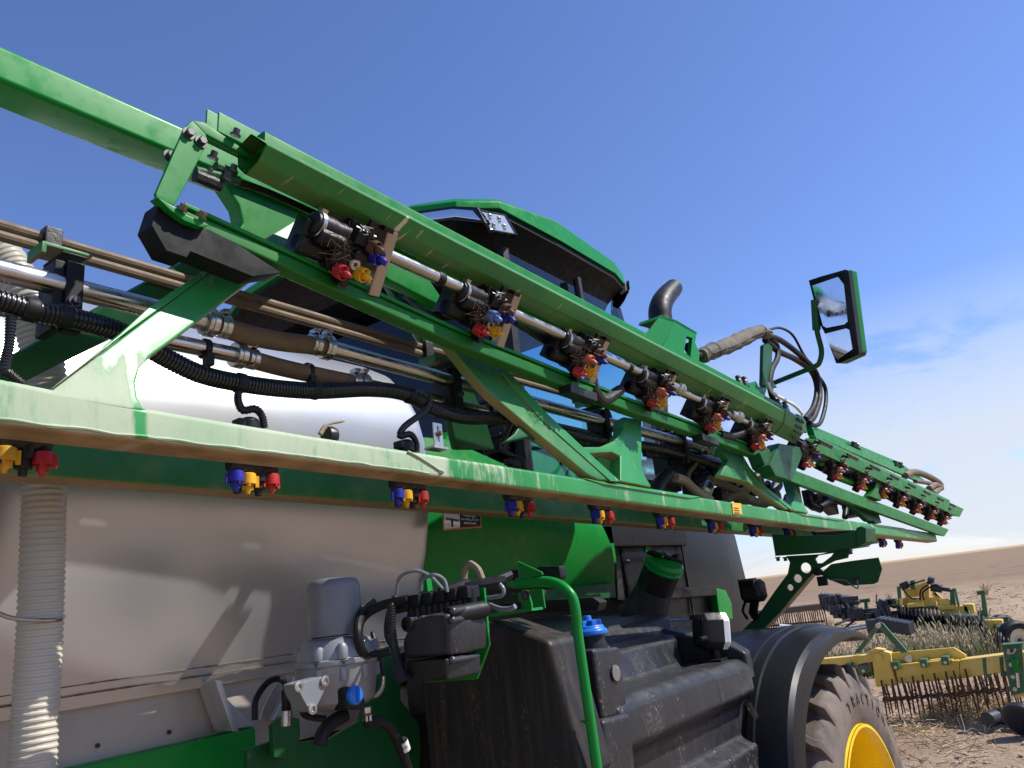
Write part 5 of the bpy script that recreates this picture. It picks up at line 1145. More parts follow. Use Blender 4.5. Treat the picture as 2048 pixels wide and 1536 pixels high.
mb = MB(); mb.lathe([(.058, .020), (.062, .024), (.062, .036), (.052, .044), (.050, .052), (.02, .054)], cb, (0, 0, 1), 24)
for k in range(3): mb.box(cb + V((0, 0, .060)), (.09, .020, .018), (math.cos(k * 1.05), math.sin(k * 1.05), 0), (-math.sin(k * 1.05), math.cos(k * 1.05), 0))
mb.lathe([(.016, .066), (.014, .084)], cb, (0, 0, 1), 12)
build(mb, 'filler_cap', 'bright_blue', SP, bevel=.003)
mb = MB(); mb.tube(smooth_path([cb + V((.055, -.03, -.02)), cb + V((.065, -.04, -.05)), cb + V((.05, -.03, -.075))], 4), .004, 6); build(mb, 'cap_chain', 'zinc', SP)
mb = MB(); mb.lathe([(.026, 0), (.026, .006), (.020, .012), (.002, .014)], (2.292, 1.296, 2.074), (0, -1, 0), 20); sm = build(mb, 'side_marker', 'clear_lens', SP)
mb = MB(); mb.lathe([(.024, 0), (.024, .004)], (2.292, 1.296, 2.074), (0, -1, 0), 20); build(mb, 'marker_reflector', 'zinc', sm)
# fuel filler tower
na = V((3.588, 1.8, 2.237)); nbp = V((3.541, 1.66, 2.418)); nd = (nbp - na).normalized(); nl = (nbp - na).length
mb = MB(); mb.lathe([(.128, -.07), (.100, .0), (.084, nl * .45)], na, nd, 24); build(mb, 'filler_tower', 'black_plastic', SP)
mb = MB(); mb.lathe([(.084, nl * .44), (.088, nl * .46), (.088, nl * .92), (.08, nl * .93)], na, nd, 24); build(mb, 'filler_collar', 'dusty_black', SP)
mb = MB(); mb.lathe([(.082, nl * .90), (.095, nl * .91), (.097, nl * .94), (.092, nl * .96), (.092, nl * 1.04), (.080, nl * 1.10), (.04, nl * 1.12), (.002, nl * 1.125)], na, nd, 28); lid = build(mb, 'filler_lid', 'green_clean', SP)
mb = MB(); x_, y_, _ = basis(nd); hc = na + nd * nl * 1.15; mb.box(hc - x_ * .01, (.19, .045, .018), V((.9, -.35, -.35)).normalized(), V((.3, .9, 0)).normalized(), nd); mb.box(hc + V((.055, -.02, .0)), (.03, .03, .03), V((1, 0, 0)), V((0, 1, 0)), nd); build(mb, 'lid_latch', 'black_clean', lid, bevel=.004)
mb = MB(); mb.tube([hc + V((-.02, 0, 0)) + V((math.cos(a) * .025, 0, math.sin(a) * .028)) for a in [k * .4 for k in range(9)]], .006, 8); build(mb, 'lid_ring', 'green_paint', lid)
mb = MB(); mb.bolt(na + nd * nl * .8 + V((.10, -.03, 0)), (1, -.3, 0), .012, .02); build(mb, 'bolt', 'brown_rod', SP)
# work lamp in the tank pocket
wl_ = MB(); wc = V((3.392, 1.42, 2.109))
ld = V((.75, -.62, -.12)).normalized(); lx, ly, _ = basis(ld)
wl_.loft([[wc + lx * (.062 * a) * k + ly * (.076 * b) * k + ld * h for a, b in ((-1, -.6), (-.6, -1), (.6, -1), (1, -.6), (1, .6), (.6, 1), (-.6, 1), (-1, .6))] for k, h in ((.75, -.07), (.95, -.05), (1, -.01), (1, .025))])
wlo = build(wl_, 'work_lamp', 'black_clean', SP, bevel=.004)
for k in range(5):
    mb = MB(); mb.box(wc - ld * (.03 + k * .012) + ly * .055, (.085, .02, .004), lx, ly, ld); build(mb, 'cooling_fin', 'black_clean', wlo)
wl2 = MB(); wl2.loft([[wc + lx * (.061 * a) * k + ly * (.075 * b) * k + ld * h for a, b in ((-1, -.6), (-.6, -1), (.6, -1), (1, -.6), (1, .6), (.6, 1), (-.6, 1), (-1, .6))] for k, h in ((1.0, .0255), (.98, .05), (.9, .056))]); build(wl2, 'lamp_lens', 'lens_white', wlo)
mb = MB(); mb.lathe([(.022, -.11), (.022, -.05), (.035, -.04)], wc, (0, 0, 1), 12); mb.box(wc + V((0, 0, -.115)), (.16, .10, .012)); build(mb, 'lamp_mount', 'black_clean', wlo, bevel=.002)
mb = MB(); mb.tube(smooth_path([wc + V((-.14, 0, -.02)), wc + V((-.07, 0, -.02)), wc + V((-.03, 0, -.01))], 4), .01, 8); build(mb, 'lamp_cable', 'black_rubber', wlo)
mb = MB(); mb.prism([(3.0, 1.36, 1.5), (3.45, 1.36, 1.5), (3.45, 1.36, 1.66), (3.0, 1.36, 1.60)], (0, .3, 0)); build(mb, 'tank_cradle', 'green_paint', SP, bevel=.01)

# ------------------------------------------------------------------ front mudguard
arc = [(3.22, 1.05), (3.25, 1.35), (3.31, 1.58), (3.42, 1.76), (3.60, 1.90), (3.85, 1.985), (4.15, 2.02), (4.5, 2.01), (4.8, 1.965), (5.02, 1.905)]
def guard_rows():
    rows = []
    prof = [(1.150, -.115), (1.153, -.055), (1.160, -.022), (1.178, -.004), (1.24, .010), (1.30, .016), (1.305, .028), (1.33, .030), (1.335, .020), (1.36, .020), (1.365, .030), (1.40, .030), (1.405, .020), (1.60, .028), (1.75, .02), (1.80, -.02)]
    pts = smooth_path([V((x, 0, z)) for x, z in arc], 4)
    for i, p in enumerate(pts):
        t = (pts[min(i + 1, len(pts) - 1)] - pts[max(i - 1, 0)]).normalized(); nrm = V((-t.z, 0, t.x))
        w = min(1.0, (len(pts) - 1 - i) / 6.0)          # nose runs out to a point
        w2 = min(1.0, (len(pts) - 1 - i) / 20.0)
        rows.append([p + nrm * h * (w2 if h < -.03 else w) + V((0, 1.150 + (y - 1.150) * (0.30 + .70 * w) + (1 - w) * .02, 0)) for y, h in prof])
    return rows
rows = guard_rows()
mb = MB()
mb.loft([r + [q - V((0, 0, .012)) + V((.006, 0, 0)) for q in reversed(r)] for r in rows]); build(mb, 'mudguard', 'guard_black', SP, angle=28)
mb = MB(); mb.tube(smooth_path([(3.071, 1.2, 1.869), (3.106, 1.2, 1.835), (3.138, 1.2, 1.805)], 4), .012, 8); build(mb, 'guard_clip', 'clear_lens', SP)
quad_thing([(3.25, 1.5, 1.0), (3.35, 1.5, 1.6), (3.30, 1.5, 1.9), (3.1, 1.5, 1.9), (3.0, 1.5, 1.0)], (0, .5, 0), 'black_clean', 'guard_mount', bevel=.01)

# ------------------------------------------------------------------ front wheel
WC = V((4.66, 1.25, .905)); WR = .905
whl = bpy.data.objects.new('front_wheel', None); col.objects.link(whl); place(whl, SP, Matrix.Translation(WC))
def ringsY(prof, n=64):
    return [[WC + V((r * math.cos(2 * math.pi * k / n), y, r * math.sin(2 * math.pi * k / n))) for k in range(n)] for r, y in prof]
mb = MB()
mb.loft(ringsY([(.585, .03), (.60, .005), (.64, -.012), (.70, -.022), (.76, -.018), (.82, .004), (.852, .03), (.865, .06), (.868, .20), (.865, .34), (.852, .37), (.80, .41), (.70, .42), (.60, .40), (.585, .37)]), caps=False)
ty = build(mb, 'tyre', 'tyre_rubber', whl, angle=50)
for side in (0, 1):
    mb = MB()
    for k in range(24):
        a0 = 2 * math.pi * (k + .5 * side) / 24
        ring0, ring1 = [], []
        pts0 = [(0.0, .775, -.012), (0.0, .835, .008), (0.0, .868, .045), (.10, .868, .12), (.20, .868, .205)]
        w = .034
        lug = []
        for da, r, y in pts0:
            yy = y if side == 0 else .40 - y
            dd = a0 - da * .55
            P = lambda rr, aa: WC + V((rr * math.cos(aa), yy, rr * math.sin(aa)))
            ro = r + (.040 if y > .02 else (.052 if y > 0 else .02))
            lug.append([P(r - .02, dd - w), P(r - .02, dd + w), P(ro, dd + w * .7), P(ro, dd - w * .7)])
        mb.loft(lug)
    build(mb, 'tyre_lugs', 'tyre_rubber', ty, bevel=.004, seg=1)
mb = MB(); mb.loft(ringsY([(.60, -.008), (.606, .012), (.590, .02)], 64), caps=False)
mb.loft(ringsY([(.596, -.006), (.60, -.014), (.584, -.016), (.570, .004), (.560, .03), (.55, .10), (.545, .20), (.42, .25), (.30, .20), (.22, .16), (.20, .14), (.02, .13)], 64), caps=False)
build(mb, 'rim', 'rim_yellow', whl, angle=40)
for k in range(10):
    a = 2 * math.pi * k / 10
    mb = MB(); mb.bolt(WC + V((.17 * math.cos(a), .135, .17 * math.sin(a))), (0, -1, 0), .016, .025); build(mb, 'wheel_nut', 'zinc', whl)
for i, ch in enumerate('TRACTION'):
    a = R(102 - i * 7.6)
    me = text_mesh(ch, .080, 'lettering'); me.materials.append(MATS['tyre_rubber'])
    for v_ in me.vertices: v_.co.z *= 2.2
    o = WC + V((math.cos(a) * .725, -.0225, math.sin(a) * .725))
    up = V((math.cos(a), 0, math.sin(a))); x = V((0, -1, 0)).cross(up) * -1
    inst(me, 'lettering', ty, axes_matrix(o, x, up, x.cross(up)))
mb = MB(); mb.box((4.66, 1.75, .95), (.24, .4, .5)); mb.tube([(4.66, 1.5, 1.0), (4.66, 2.2, 1.3)], .09, 12); build(mb, 'axle', 'black_clean', SP, bevel=.03)
mb = MB(); mb.box((3.7, 2.6, 1.35), (5.0, .5, .35)); build(mb, 'chassis_rail', 'green_dark', SP, bevel=.02)
# the other three wheels, hidden but carrying the machine
for wx, wy in ((4.66, 4.55), (-.3, 1.45), (-.3, 4.35)):
    d = V((wx, wy, .905)) - WC
    M = Matrix.Translation(WC + d)
    if wy > 2: M = M @ Matrix.Rotation(math.pi, 4, 'Z')
    w2 = bpy.data.objects.new('rear_wheel' if wx < 1 else 'front_wheel', None); col.objects.link(w2); place(w2, SP, M)
    for ch in [c for c in whl.children if c.name.split('.')[0] in ('tyre', 'rim')]:
        c2 = ch.copy(); col.objects.link(c2); place(c2, w2, M @ Matrix.Translation(WC).inverted() @ WM[ch.name])

# ------------------------------------------------------------------ boom cradle
def xprism(poly, t, material, name, bevel=.004, parent=SP):
    mb = MB(); mb.prism(poly, (t, 0, 0)); return build(mb, name, material, parent, bevel=bevel)
def circ(cx, cy, r, n=14): return [(cx + r * math.cos(2 * math.pi * k / n), cy + r * math.sin(2 * math.pi * k / n)) for k in range(n)]
arm = [(4.6, 1.768, 2.012), (4.6, 1.624, 2.117), (4.6, 1.498, 2.24), (4.6, 1.427, 2.305), (4.6, 1.401, 2.365), (4.6, 1.415, 2.402), (4.6, 1.231, 2.388), (4.6, 1.038, 2.404), (4.6, 1.078, 2.384), (4.6, 1.094, 2.349), (4.6, 1.166, 2.342), (4.6, 1.276, 2.303), (4.6, 1.375, 2.226), (4.6, 1.512, 2.106), (4.6, 1.685, 1.986)]
def hole(c, r): c = V(c); return [c + V((0, r * math.cos(2 * math.pi * k / 16), r * math.sin(2 * math.pi * k / 16))) for k in range(16)]
mb = MB()
mb.plate([[V(p) for p in arm], hole((4.6, 1.323, 2.325), .029), hole((4.6, 1.378, 2.275), .023), hole((4.6, 1.429, 2.232), .018), [V(p) for p in ((4.6, 1.263, 2.366), (4.6, 1.243, 2.382), (4.6, 1.159, 2.384), (4.6, 1.176, 2.368), (4.6, 1.228, 2.34), (4.6, 1.257, 2.341))]], (.02, 0, 0))
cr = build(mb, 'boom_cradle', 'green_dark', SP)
xprism([(4.61, 1.772, 2.011), (4.61, 1.627, 2.116), (4.61, 1.484, 2.252), (4.61, 1.472, 2.228), (4.61, 1.62, 2.097), (4.61, 1.758, 1.994)], .10, 'green_dark', 'cradle_flange', .002, cr)
xprism([(4.61, 1.689, 1.986), (4.61, 1.515, 2.106), (4.61, 1.279, 2.303), (4.61, 1.294, 2.31), (4.61, 1.522, 2.125), (4.61, 1.704, 2)], .10, 'green_dusty', 'cradle_flange', .002, cr)
xprism([(4.49, 1.435, 2.527), (4.49, 1.285, 2.494), (4.49, 1.079, 2.469), (4.49, 1.006, 2.478), (4.49, 0.967, 2.493), (4.49, 0.972, 2.427), (4.49, 0.999, 2.397), (4.49, 1.199, 2.394), (4.49, 1.439, 2.413)], .008, 'green_dark', 'cradle_tray', .002, cr)
xprism([(4.5, 1.437, 2.44), (4.5, 1.197, 2.417), (4.5, 1.004, 2.419), (4.5, 1.002, 2.395), (4.5, 1.203, 2.392), (4.5, 1.444, 2.408)], .25, 'green_dark', 'cradle_tray', .002, cr)
xprism([(4.48, 0.99, 2.492), (4.48, 0.964, 2.498), (4.48, 0.942, 2.484), (4.48, 0.958, 2.415), (4.48, 0.991, 2.399), (4.48, 1.008, 2.412)], .22, 'green_dark', 'cradle_stop', .004, cr)
xprism([(4.52, 1.21, 2.504), (4.52, 1.011, 2.485), (4.52, 1.006, 2.463), (4.52, 1.19, 2.474)], .2, 'dusty_black', 'cradle_pad', .004, cr)
pl = xprism([(4.66, 1.27, 2.284), (4.66, 1.2, 2.329), (4.66, 1.099, 2.332), (4.66, 0.953, 2.332), (4.66, 0.949, 2.271), (4.66, 0.984, 2.208), (4.66, 1.006, 2.2), (4.66, 1.153, 2.207), (4.66, 1.236, 2.253)], .008, 'green_dark', 'cradle_plate', .001)
xprism([(4.655, 1.102, 2.246), (4.655, 1.068, 2.244), (4.655, 1.072, 2.229), (4.655, 1.103, 2.23)], .003, 'label_black', 'cradle_label', 0, pl)
mb = MB(); mb.tube(smooth_path([(4.64, 1.219, 2.247), (4.64, 1.147, 2.238), (4.64, 1.11, 2.203), (4.64, 1.085, 2.189), (4.64, 1.081, 2.231)], 6), .004, 6); build(mb, 'sensor_cable', 'canister_grey', pl)
mb = MB(); mb.box((4.62, 1.254, 2.246), (.03, .05, .05)); mb.lathe([(.02, -.03), (.02, .03)], (4.6, 1.262, 2.296), (-1, 0, 0), 12); build(mb, 'cradle_sensor', 'black_clean', pl, bevel=.004)
for q in ((4.5, 1.431, 2.401), (4.5, 1.391, 2.396), (4.5, 1.049, 2.386)):
    mb = MB(); mb.bolt(q, (0, 0, -1), .010, .02); build(mb, 'bolt', 'bolt_steel', cr)
# lamp on the cradle arm
wc2 = V((4.55, 1.622, 2.237)); mb = MB()
mb.loft([[wc2 + V((h, .062 * a * k, .062 * b * k)) for a, b in ((-1, -.6), (-.6, -1), (.6, -1), (1, -.6), (1, .6), (.6, 1), (-.6, 1), (-1, .6))] for k, h in ((.7, -.07), (.95, -.05), (1, -.02), (1, .05))])
w2 = build(mb, 'work_lamp', 'black_clean', SP, bevel=.005)
for k in range(5):
    mb = MB(); mb.box(wc2 + V((-.06, -.04 + .02 * k, .045)), (.06, .006, .05)); build(mb, 'cooling_fin', 'black_clean', w2)
mb = MB(); mb.tube([wc2 + V((0, 0, -.05)), (4.58, 1.656, 2.121), (4.6, 1.652, 2.092)], .025, 10); build(mb, 'lamp_mount', 'black_clean', w2)
mb = MB(); mb.tube(smooth_path([wc2 + V((-.02, .05, -.05)), (4.55, 1.68, 2.18), (4.56, 1.705, 2.135), (4.58, 1.695, 2.089)], 5), .008, 6); build(mb, 'lamp_cable', 'black_rubber', w2)
# decal on the front chord
dq = MB(); dq.prism([L((2.756, -0.204, 0.04)), L((2.855, -0.204, 0.042)), L((2.844, -0.204, -0.008)), L((2.746, -0.204, -0.008))], Lv((0, .002, 0))); dq = build(dq, 'caution_decal', 'label_yellow', SP)
for k in range(3):
    a = (2.761, -0.204, 0.021); mbq = MB(); mbq.box(L((a[0] + .028, -.2048, a[2] - .010 * k - .004)), (.055, .001, .0035), Ld, Ls, Lu); build(mbq, 'decal_line', 'label_black', dq)


# ------------------------------------------------------------------ yellow folding harrow in front of the sprayer
H1 = thing('folding_harrow', 'yellow folding harrow with rows of rusty tines beside the front tyre', 'harrow', (14.0, 2.4, 0.0))
def h1(poly, t, material, name, bevel=.008, parent=None):
    mb = MB(); mb.prism(poly, (t, 0, 0)); return build(mb, name, material, parent or H1, bevel=bevel)
# left beam running behind the tyre, hinge block, main beam, bent outer beam
h1([(14, 4.433, 0.92), (14, 3.209, 0.949), (14, 3.233, 0.846), (14, 3.661, 0.796), (14, 4.471, 0.742)], .22, 'yellow_paint', 'beam')
hb = h1([(13.95, 3.29, 0.975), (13.95, 3.199, 1.014), (13.95, 3.03, 0.943), (13.95, 3.039, 0.781), (13.95, 3.029, 0.481), (13.95, 3.33, 0.472)], .30, 'yellow_paint', 'hinge_block')
h1([(13.93, 3.374, 0.983), (13.93, 3.228, 1.033), (13.93, 3.101, 1.002), (13.93, 3.226, 0.973)], .3, 'yellow_paint', 'hinge_ear', .01, hb)
mb = MB(); mb.tube([(13.9, 3.191, 0.907), (14.25, 3.271, 0.872)], .06, 14); build(mb, 'hinge_pin', 'yellow_paint', hb)
h1([(14, 3.01, 0.758), (14, 2.092, 0.79), (14, 2.136, 0.524), (14, 3.013, 0.495)], .30, 'yellow_paint', 'beam', .02)
mb = MB()
mb.loft([[V((14, 2.092, 0.79)), V((14, 2.136, 0.524)), V((14, 2.136, 0.524)) + V((.3, 0, 0)), V((14, 2.092, 0.79)) + V((.3, 0, 0))], [V((13.5, 1.302, 0.892)), V((13.5, 1.346, 0.67)), V((13.5, 1.346, 0.67)) + V((.3, 0, 0)), V((13.5, 1.302, 0.892)) + V((.3, 0, 0))], [V((13.2, 0.69, 0.947)), V((13.2, 0.73, 0.749)), V((13.2, 0.73, 0.749)) + V((.3, 0, 0)), V((13.2, 0.69, 0.947)) + V((.3, 0, 0))]])
build(mb, 'beam', 'yellow_paint', H1, bevel=.02)
ua = h1([(14.15, 3.063, 0.938), (14.15, 2.138, 0.955), (14.15, 2.003, 0.838), (14.15, 2.011, 0.753), (14.15, 2.205, 0.765), (14.15, 2.254, 0.818), (14.15, 2.579, 0.803), (14.15, 3.042, 0.742)], .05, 'yellow_paint', 'upper_arm')
mb = MB(); mb.lathe([(.055, 0), (.055, .05)], (14.12, 2.794, 0.842), (-1, 0, 0), 14); build(mb, 'pivot_bolt', 'zinc', ua)
h1([(13.97, 3.014, 0.777), (13.97, 2.172, 0.805), (13.97, 2.179, 0.777), (13.97, 3.021, 0.748)], .34, 'yellow_paint', 'cap_rail', .004)
for q in ((13.93, 3.645, 0.796), (13.93, 3.443, 0.747), (13.93, 2.964, 0.772), (13.93, 2.563, 0.784), (13.93, 2.262, 0.802)):
    mb = MB(); mb.box(V(q) + V((.1, 0, 0)), (.3, .10, .12)); cl = build(mb, 'beam_clamp', 'implement_green', H1, bevel=.01)
    mb = MB(); mb.lathe([(.025, 0), (.025, .02)], V(q) + V((-.055, 0, -.02)), (-1, 0, 0), 8); build(mb, 'bolt', 'zinc', cl)
# green lift frame
h1([(14.05, 3.569, 0.983), (14.05, 3.104, 1.42), (14.05, 3.052, 1.385), (14.05, 3.479, 0.976)], .06, 'implement_green', 'lift_strut')
h1([(14.05, 3.104, 1.42), (14.05, 3.041, 1.399), (14.05, 2.773, 0.944), (14.05, 2.876, 0.936), (14.05, 3.11, 1.329)], .06, 'implement_green', 'lift_strut')
mb = MB(); mb.lathe([(.04, 0), (.04, .04)], (14, 3.098, 1.37), (-1, 0, 0), 12); build(mb, 'pivot_bolt', 'zinc', H1)
# straps and end frame at the right
for x0 in (0, 1):
    a = [((13.75, 1.752, 0.826), (13.75, 1.681, 0.828), (13.75, 1.718, 0.551), (13.75, 1.795, 0.548)), ((13.6, 1.519, 0.841), (13.6, 1.443, 0.85), (13.6, 1.484, 0.585), (13.6, 1.561, 0.576))][x0]
    h1(list(a), .4, 'implement_green', 'beam_strap', .006)
ef = h1([(13.45, 1.43, 0.999), (13.45, 1.188, 0.995), (13.45, 1.307, 0.382), (13.45, 1.484, 0.344)], .08, 'implement_green', 'end_frame')
for k in range(4):
    for j in range(2):
        mb = MB(); mb.lathe([(.028, 0), (.028, .02)], V((13.44, 1.366, 0.91)).lerp(V((13.44, 1.413, 0.433)), k / 3) + V((0, -.22 * j, 0)), (-1, 0, 0), 8); build(mb, 'bolt', 'zinc', ef)
mb = MB(); mb.tube([(13.4, 1.324, 0.826), (13.4, 1.332, 0.649)], .045, 12); build(mb, 'hydraulic_ram', 'green_paint', ef)
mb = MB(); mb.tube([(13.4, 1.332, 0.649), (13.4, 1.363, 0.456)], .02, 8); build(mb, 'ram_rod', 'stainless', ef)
mb = MB(); mb.tube(smooth_path([V((13.4, 1.363, 0.96)), V((13.4, 1.352, 0.906)), V((13.4, 1.303, 0.91)), V((13.4, 1.278, 0.961))], 4), .015, 6); build(mb, 'hook', 'zinc', ef)
h1([(13.5, 1.434, 0.465), (13.5, 1.284, 0.484), (13.5, 1.312, 0.33), (13.5, 1.449, 0.309)], .2, 'yellow_paint', 'wheel_bracket')
h1([(13.4, 1.426, 1.024), (13.4, 1.165, 1.025), (13.4, 1.172, 0.999), (13.4, 1.433, 0.998)], .2, 'implement_green', 'end_plate', .004)
# tine bars and tines
for y0, y1, xx in ((1402, 1383, 13.9), (1398, 1380, 14.4)):
    mb = MB()
    a, b = (V((13.9, 3.27, 0.273)), V((13.9, 1.215, 0.372))) if xx < 14 else (V((14.4, 3.381, 0.23)), V((14.4, 1.252, 0.33)))
    mb.tube([a.lerp(b, k / 40) + V((0, 0, .012 * math.sin(k * 2.1))) for k in range(41)], .014, 8); build(mb, 'tine_bar', 'rusty_tine', H1)
rt = random.Random(11)
TIN = []
for v in range(4):
    mb = MB(); lean = rt.uniform(-.05, .05)
    mb.tube([V((0, 0, .30)), V((.0, lean * .2, .12)), V((.01, lean * .5, .02)), V((0, lean * .7, -.03))], .015, 6)
    for k in range(3): mb.lathe([(.018, -.012), (.022, 0), (.018, .012)], V((0, 0, .02 + .07 * (k - 1))), (0, 0, 1), 7)
    mb.tube([V((0, lean * .7, -.03)), V((-.02, lean, -.16)), V((-.05, lean * 1.2, -.32))], [.014, .012, .009], 5)
    me = make_mesh(mb, 'tine'); me.materials.append(MATS['rusty_tine']); TIN.append(me)
n_t = 27
for r_, (a, b) in enumerate(((V((13.9, 3.228, 0.3)), V((13.9, 1.272, 0.388))), (V((14.4, 3.301, 0.249)), V((14.4, 1.313, 0.34))))):
    for k in range(n_t - 6 * r_):
        t = k / (n_t - 1 - 6 * r_)
        p = a.lerp(b, t) + V((rt.uniform(-.03, .03), rt.uniform(-.012, .012), 0))
        ln = (p.z - .01) / .32 if k % 2 == 0 else (p.z - .01) / .32 * .75
        inst(TIN[rt.randrange(4)], 'tine', H1, Matrix.Translation(p) @ Matrix.Rotation(rt.uniform(-.06, .06), 4, 'X') @ Matrix.Scale(max(.5, min(1.2, ln)), 4, (0, 0, 1)))
# folded gauge roller lying by the end
gr1 = MB(); gr1.tube([V((12.87, 1.767, 0.14)), V((13.15, 1.656, 0.14))], .10, 16); build(gr1, 'roller_hub', 'implement_black', H1, bevel=.01)
mb = MB(); mb.lathe([(.20, -.05), (.24, -.03), (.24, .03), (.20, .05), (.08, .04), (.08, -.04)], V((12.46, 1.315, 0.2)), (.9, -.35, .5), 28); build(mb, 'disc', 'implement_black', H1)
for a, b in ((V((13.32, 1.68, 0.1)), V((12.62, 1.273, 0.1))), (V((13.3, 1.737, 0.06)), V((12.55, 1.286, 0.03)))):
    mb = MB(); mb.tube([a, b], .02, 8); build(mb, 'link_rod', 'implement_black', H1)

# ------------------------------------------------------------------ wheeled cultivator further back
H2 = thing('wheeled_cultivator', 'wheeled cultivator with black tine gang, yellow frame and green uprights in the field', 'cultivator', (22.5, 4.5, 0.0))
XB = 22.5
def h2(poly, t, material, name, bevel=.01, parent=None):
    mb = MB(); mb.prism(poly, (t, 0, 0)); return build(mb, name, material, parent or H2, bevel=bevel)
# yellow tower and frame plates
h2([(22.5, 3.94, 1.666), (22.5, 3.577, 1.746), (22.5, 3.671, 1.347), (22.5, 3.849, 1.366)], .2, 'yellow_paint', 'tower_plate')
h2([(22.7, 4.267, 1.619), (22.7, 3.963, 1.61), (22.7, 3.85, 1.402), (22.7, 4.225, 1.393)], .1, 'yellow_paint', 'tower_plate')
h2([(22.5, 4.498, 1.384), (22.5, 4.211, 1.403), (22.5, 4.227, 1.235), (22.5, 4.508, 1.239)], .3, 'yellow_paint', 'frame_box')
h2([(22.6, 4.207, 1.397), (22.6, 3.527, 1.35), (22.6, 3.561, 1.115), (22.6, 4.234, 1.181)], .06, 'yellow_paint', 'frame_plate')
h2([(22.4, 3.578, 1.439), (22.4, 3.468, 1.475), (22.4, 3.366, 1.156), (22.4, 3.459, 1.142)], .1, 'yellow_paint', 'brace')
h2([(22.4, 3.523, 1.528), (22.4, 3.266, 1.205), (22.4, 3.329, 1.176), (22.4, 3.561, 1.461)], .08, 'yellow_paint', 'brace')
h2([(22.3, 3.426, 1.31), (22.3, 3.227, 1.313), (22.3, 3.186, 1.122), (22.3, 2.869, 1.09), (22.3, 2.851, 0.813), (22.3, 3.114, 0.791), (22.3, 3.471, 1.032)], .25, 'yellow_paint', 'frame_plate')
h2([(22.3, 2.963, 1.146), (22.3, 2.733, 1.123), (22.3, 2.741, 0.917), (22.3, 2.877, 0.884), (22.3, 2.98, 0.986)], .3, 'yellow_paint', 'frame_box', .03)
h2([(22.3, 4.405, 1.218), (22.3, 3.552, 1.158), (22.3, 3.565, 1.1), (22.3, 4.419, 1.159)], .15, 'implement_green', 'cross_bar')
h2([(22.4, 4.688, 1.3), (22.4, 4.339, 1.277), (22.4, 4.353, 1.218), (22.4, 4.699, 1.252)], .15, 'implement_green', 'cross_bar')
for poly in ([(22.3, 4.306, 1.692), (22.3, 4.232, 1.708), (22.3, 4.339, 0.9), (22.3, 4.41, 0.894)], [(22.3, 3.14, 1.491), (22.3, 3.054, 1.529), (22.3, 3.101, 1.113), (22.3, 3.244, 1.104)], [(22.2, 3.046, 1.51), (22.2, 2.998, 1.528), (22.2, 3.013, 1.111), (22.2, 3.058, 1.104)], [(22, 2.484, 1.367), (22, 2.397, 1.38), (22, 2.462, 0.824), (22, 2.569, 0.811)], [(22.6, 4.031, 1.794), (22.6, 3.912, 1.805), (22.6, 3.94, 1.588), (22.6, 4.054, 1.6)], [(22, 2.653, 0.976), (22, 2.525, 0.987), (22, 2.554, 0.787), (22, 2.675, 0.798)]):
    h2(list(poly), .12, 'implement_green', 'upright')
mb = MB(); mb.tube([(22, 2.555, 1.374), (22, 2.387, 1.379)], .05, 8); build(mb, 'upright_cap', 'implement_green', H2)
h2([(22.28, 4.306, 1.426), (22.28, 4.249, 1.42), (22.28, 4.336, 0.901), (22.28, 4.381, 0.905)], .1, 'yellow_paint', 'marker_strip')
for a, b, r in (((22.3, 3.534, 1.606), (22.3, 3.306, 1.533), .10), ((22.3, 3.306, 1.533), (22.3, 3.14, 1.491), .05), ((22.4, 4.222, 1.678), (22.4, 4.024, 1.729), .09), ((22.4, 3.577, 1.774), (22.4, 3.454, 1.724), .10)):
    mb = MB(); mb.tube([a, b], r, 12); build(mb, 'hydraulic_ram', 'implement_black', H2)
for pth in ([(22.2, 4.15, 1.631), (22.2, 4.04, 1.415), (22.2, 3.914, 1.366)], [(22.2, 3.831, 1.334), (22.2, 3.754, 1.564), (22.2, 3.573, 1.663)], [(22.2, 3.743, 1.325), (22.2, 3.721, 1.513), (22.2, 3.42, 1.645), (22.2, 3.283, 1.571)], [(22.2, 4.066, 1.694), (22.2, 3.848, 1.742), (22.2, 3.611, 1.786)]):
    mb = MB(); mb.tube(smooth_path(pth, 5), .02, 6); build(mb, 'hydraulic_hose', 'black_rubber', H2)
for q in ((22.2, 3.445, 0.898), (22.25, 3.304, 1.102), (22.2, 3.969, 1.229)):
    mb = MB(); mb.box(q, (.2, .35, .10)); build(mb, 'frame_lug', 'yellow_paint', H2, bevel=.02)
# yellow tongue at the right
h2([(21.6, 2.552, 0.797), (21.6, 2.16, 0.762), (21.6, 2.193, 0.548), (21.6, 2.359, 0.518), (21.6, 2.531, 0.554)], .35, 'yellow_paint', 'frame_box', .02)
h2([(21.9, 3.214, 0.968), (21.9, 2.317, 0.796), (21.9, 2.344, 0.688), (21.9, 3.24, 0.857)], .3, 'implement_green', 'side_rail')
for q in ((21.5, 2.568, 0.609), (21.5, 2.491, 0.516)):
    mb = MB(); mb.lathe([(.07, 0), (.08, .03), (.04, .04)], q, (-1, 0, 0), 14); build(mb, 'bearing', 'implement_green', H2)
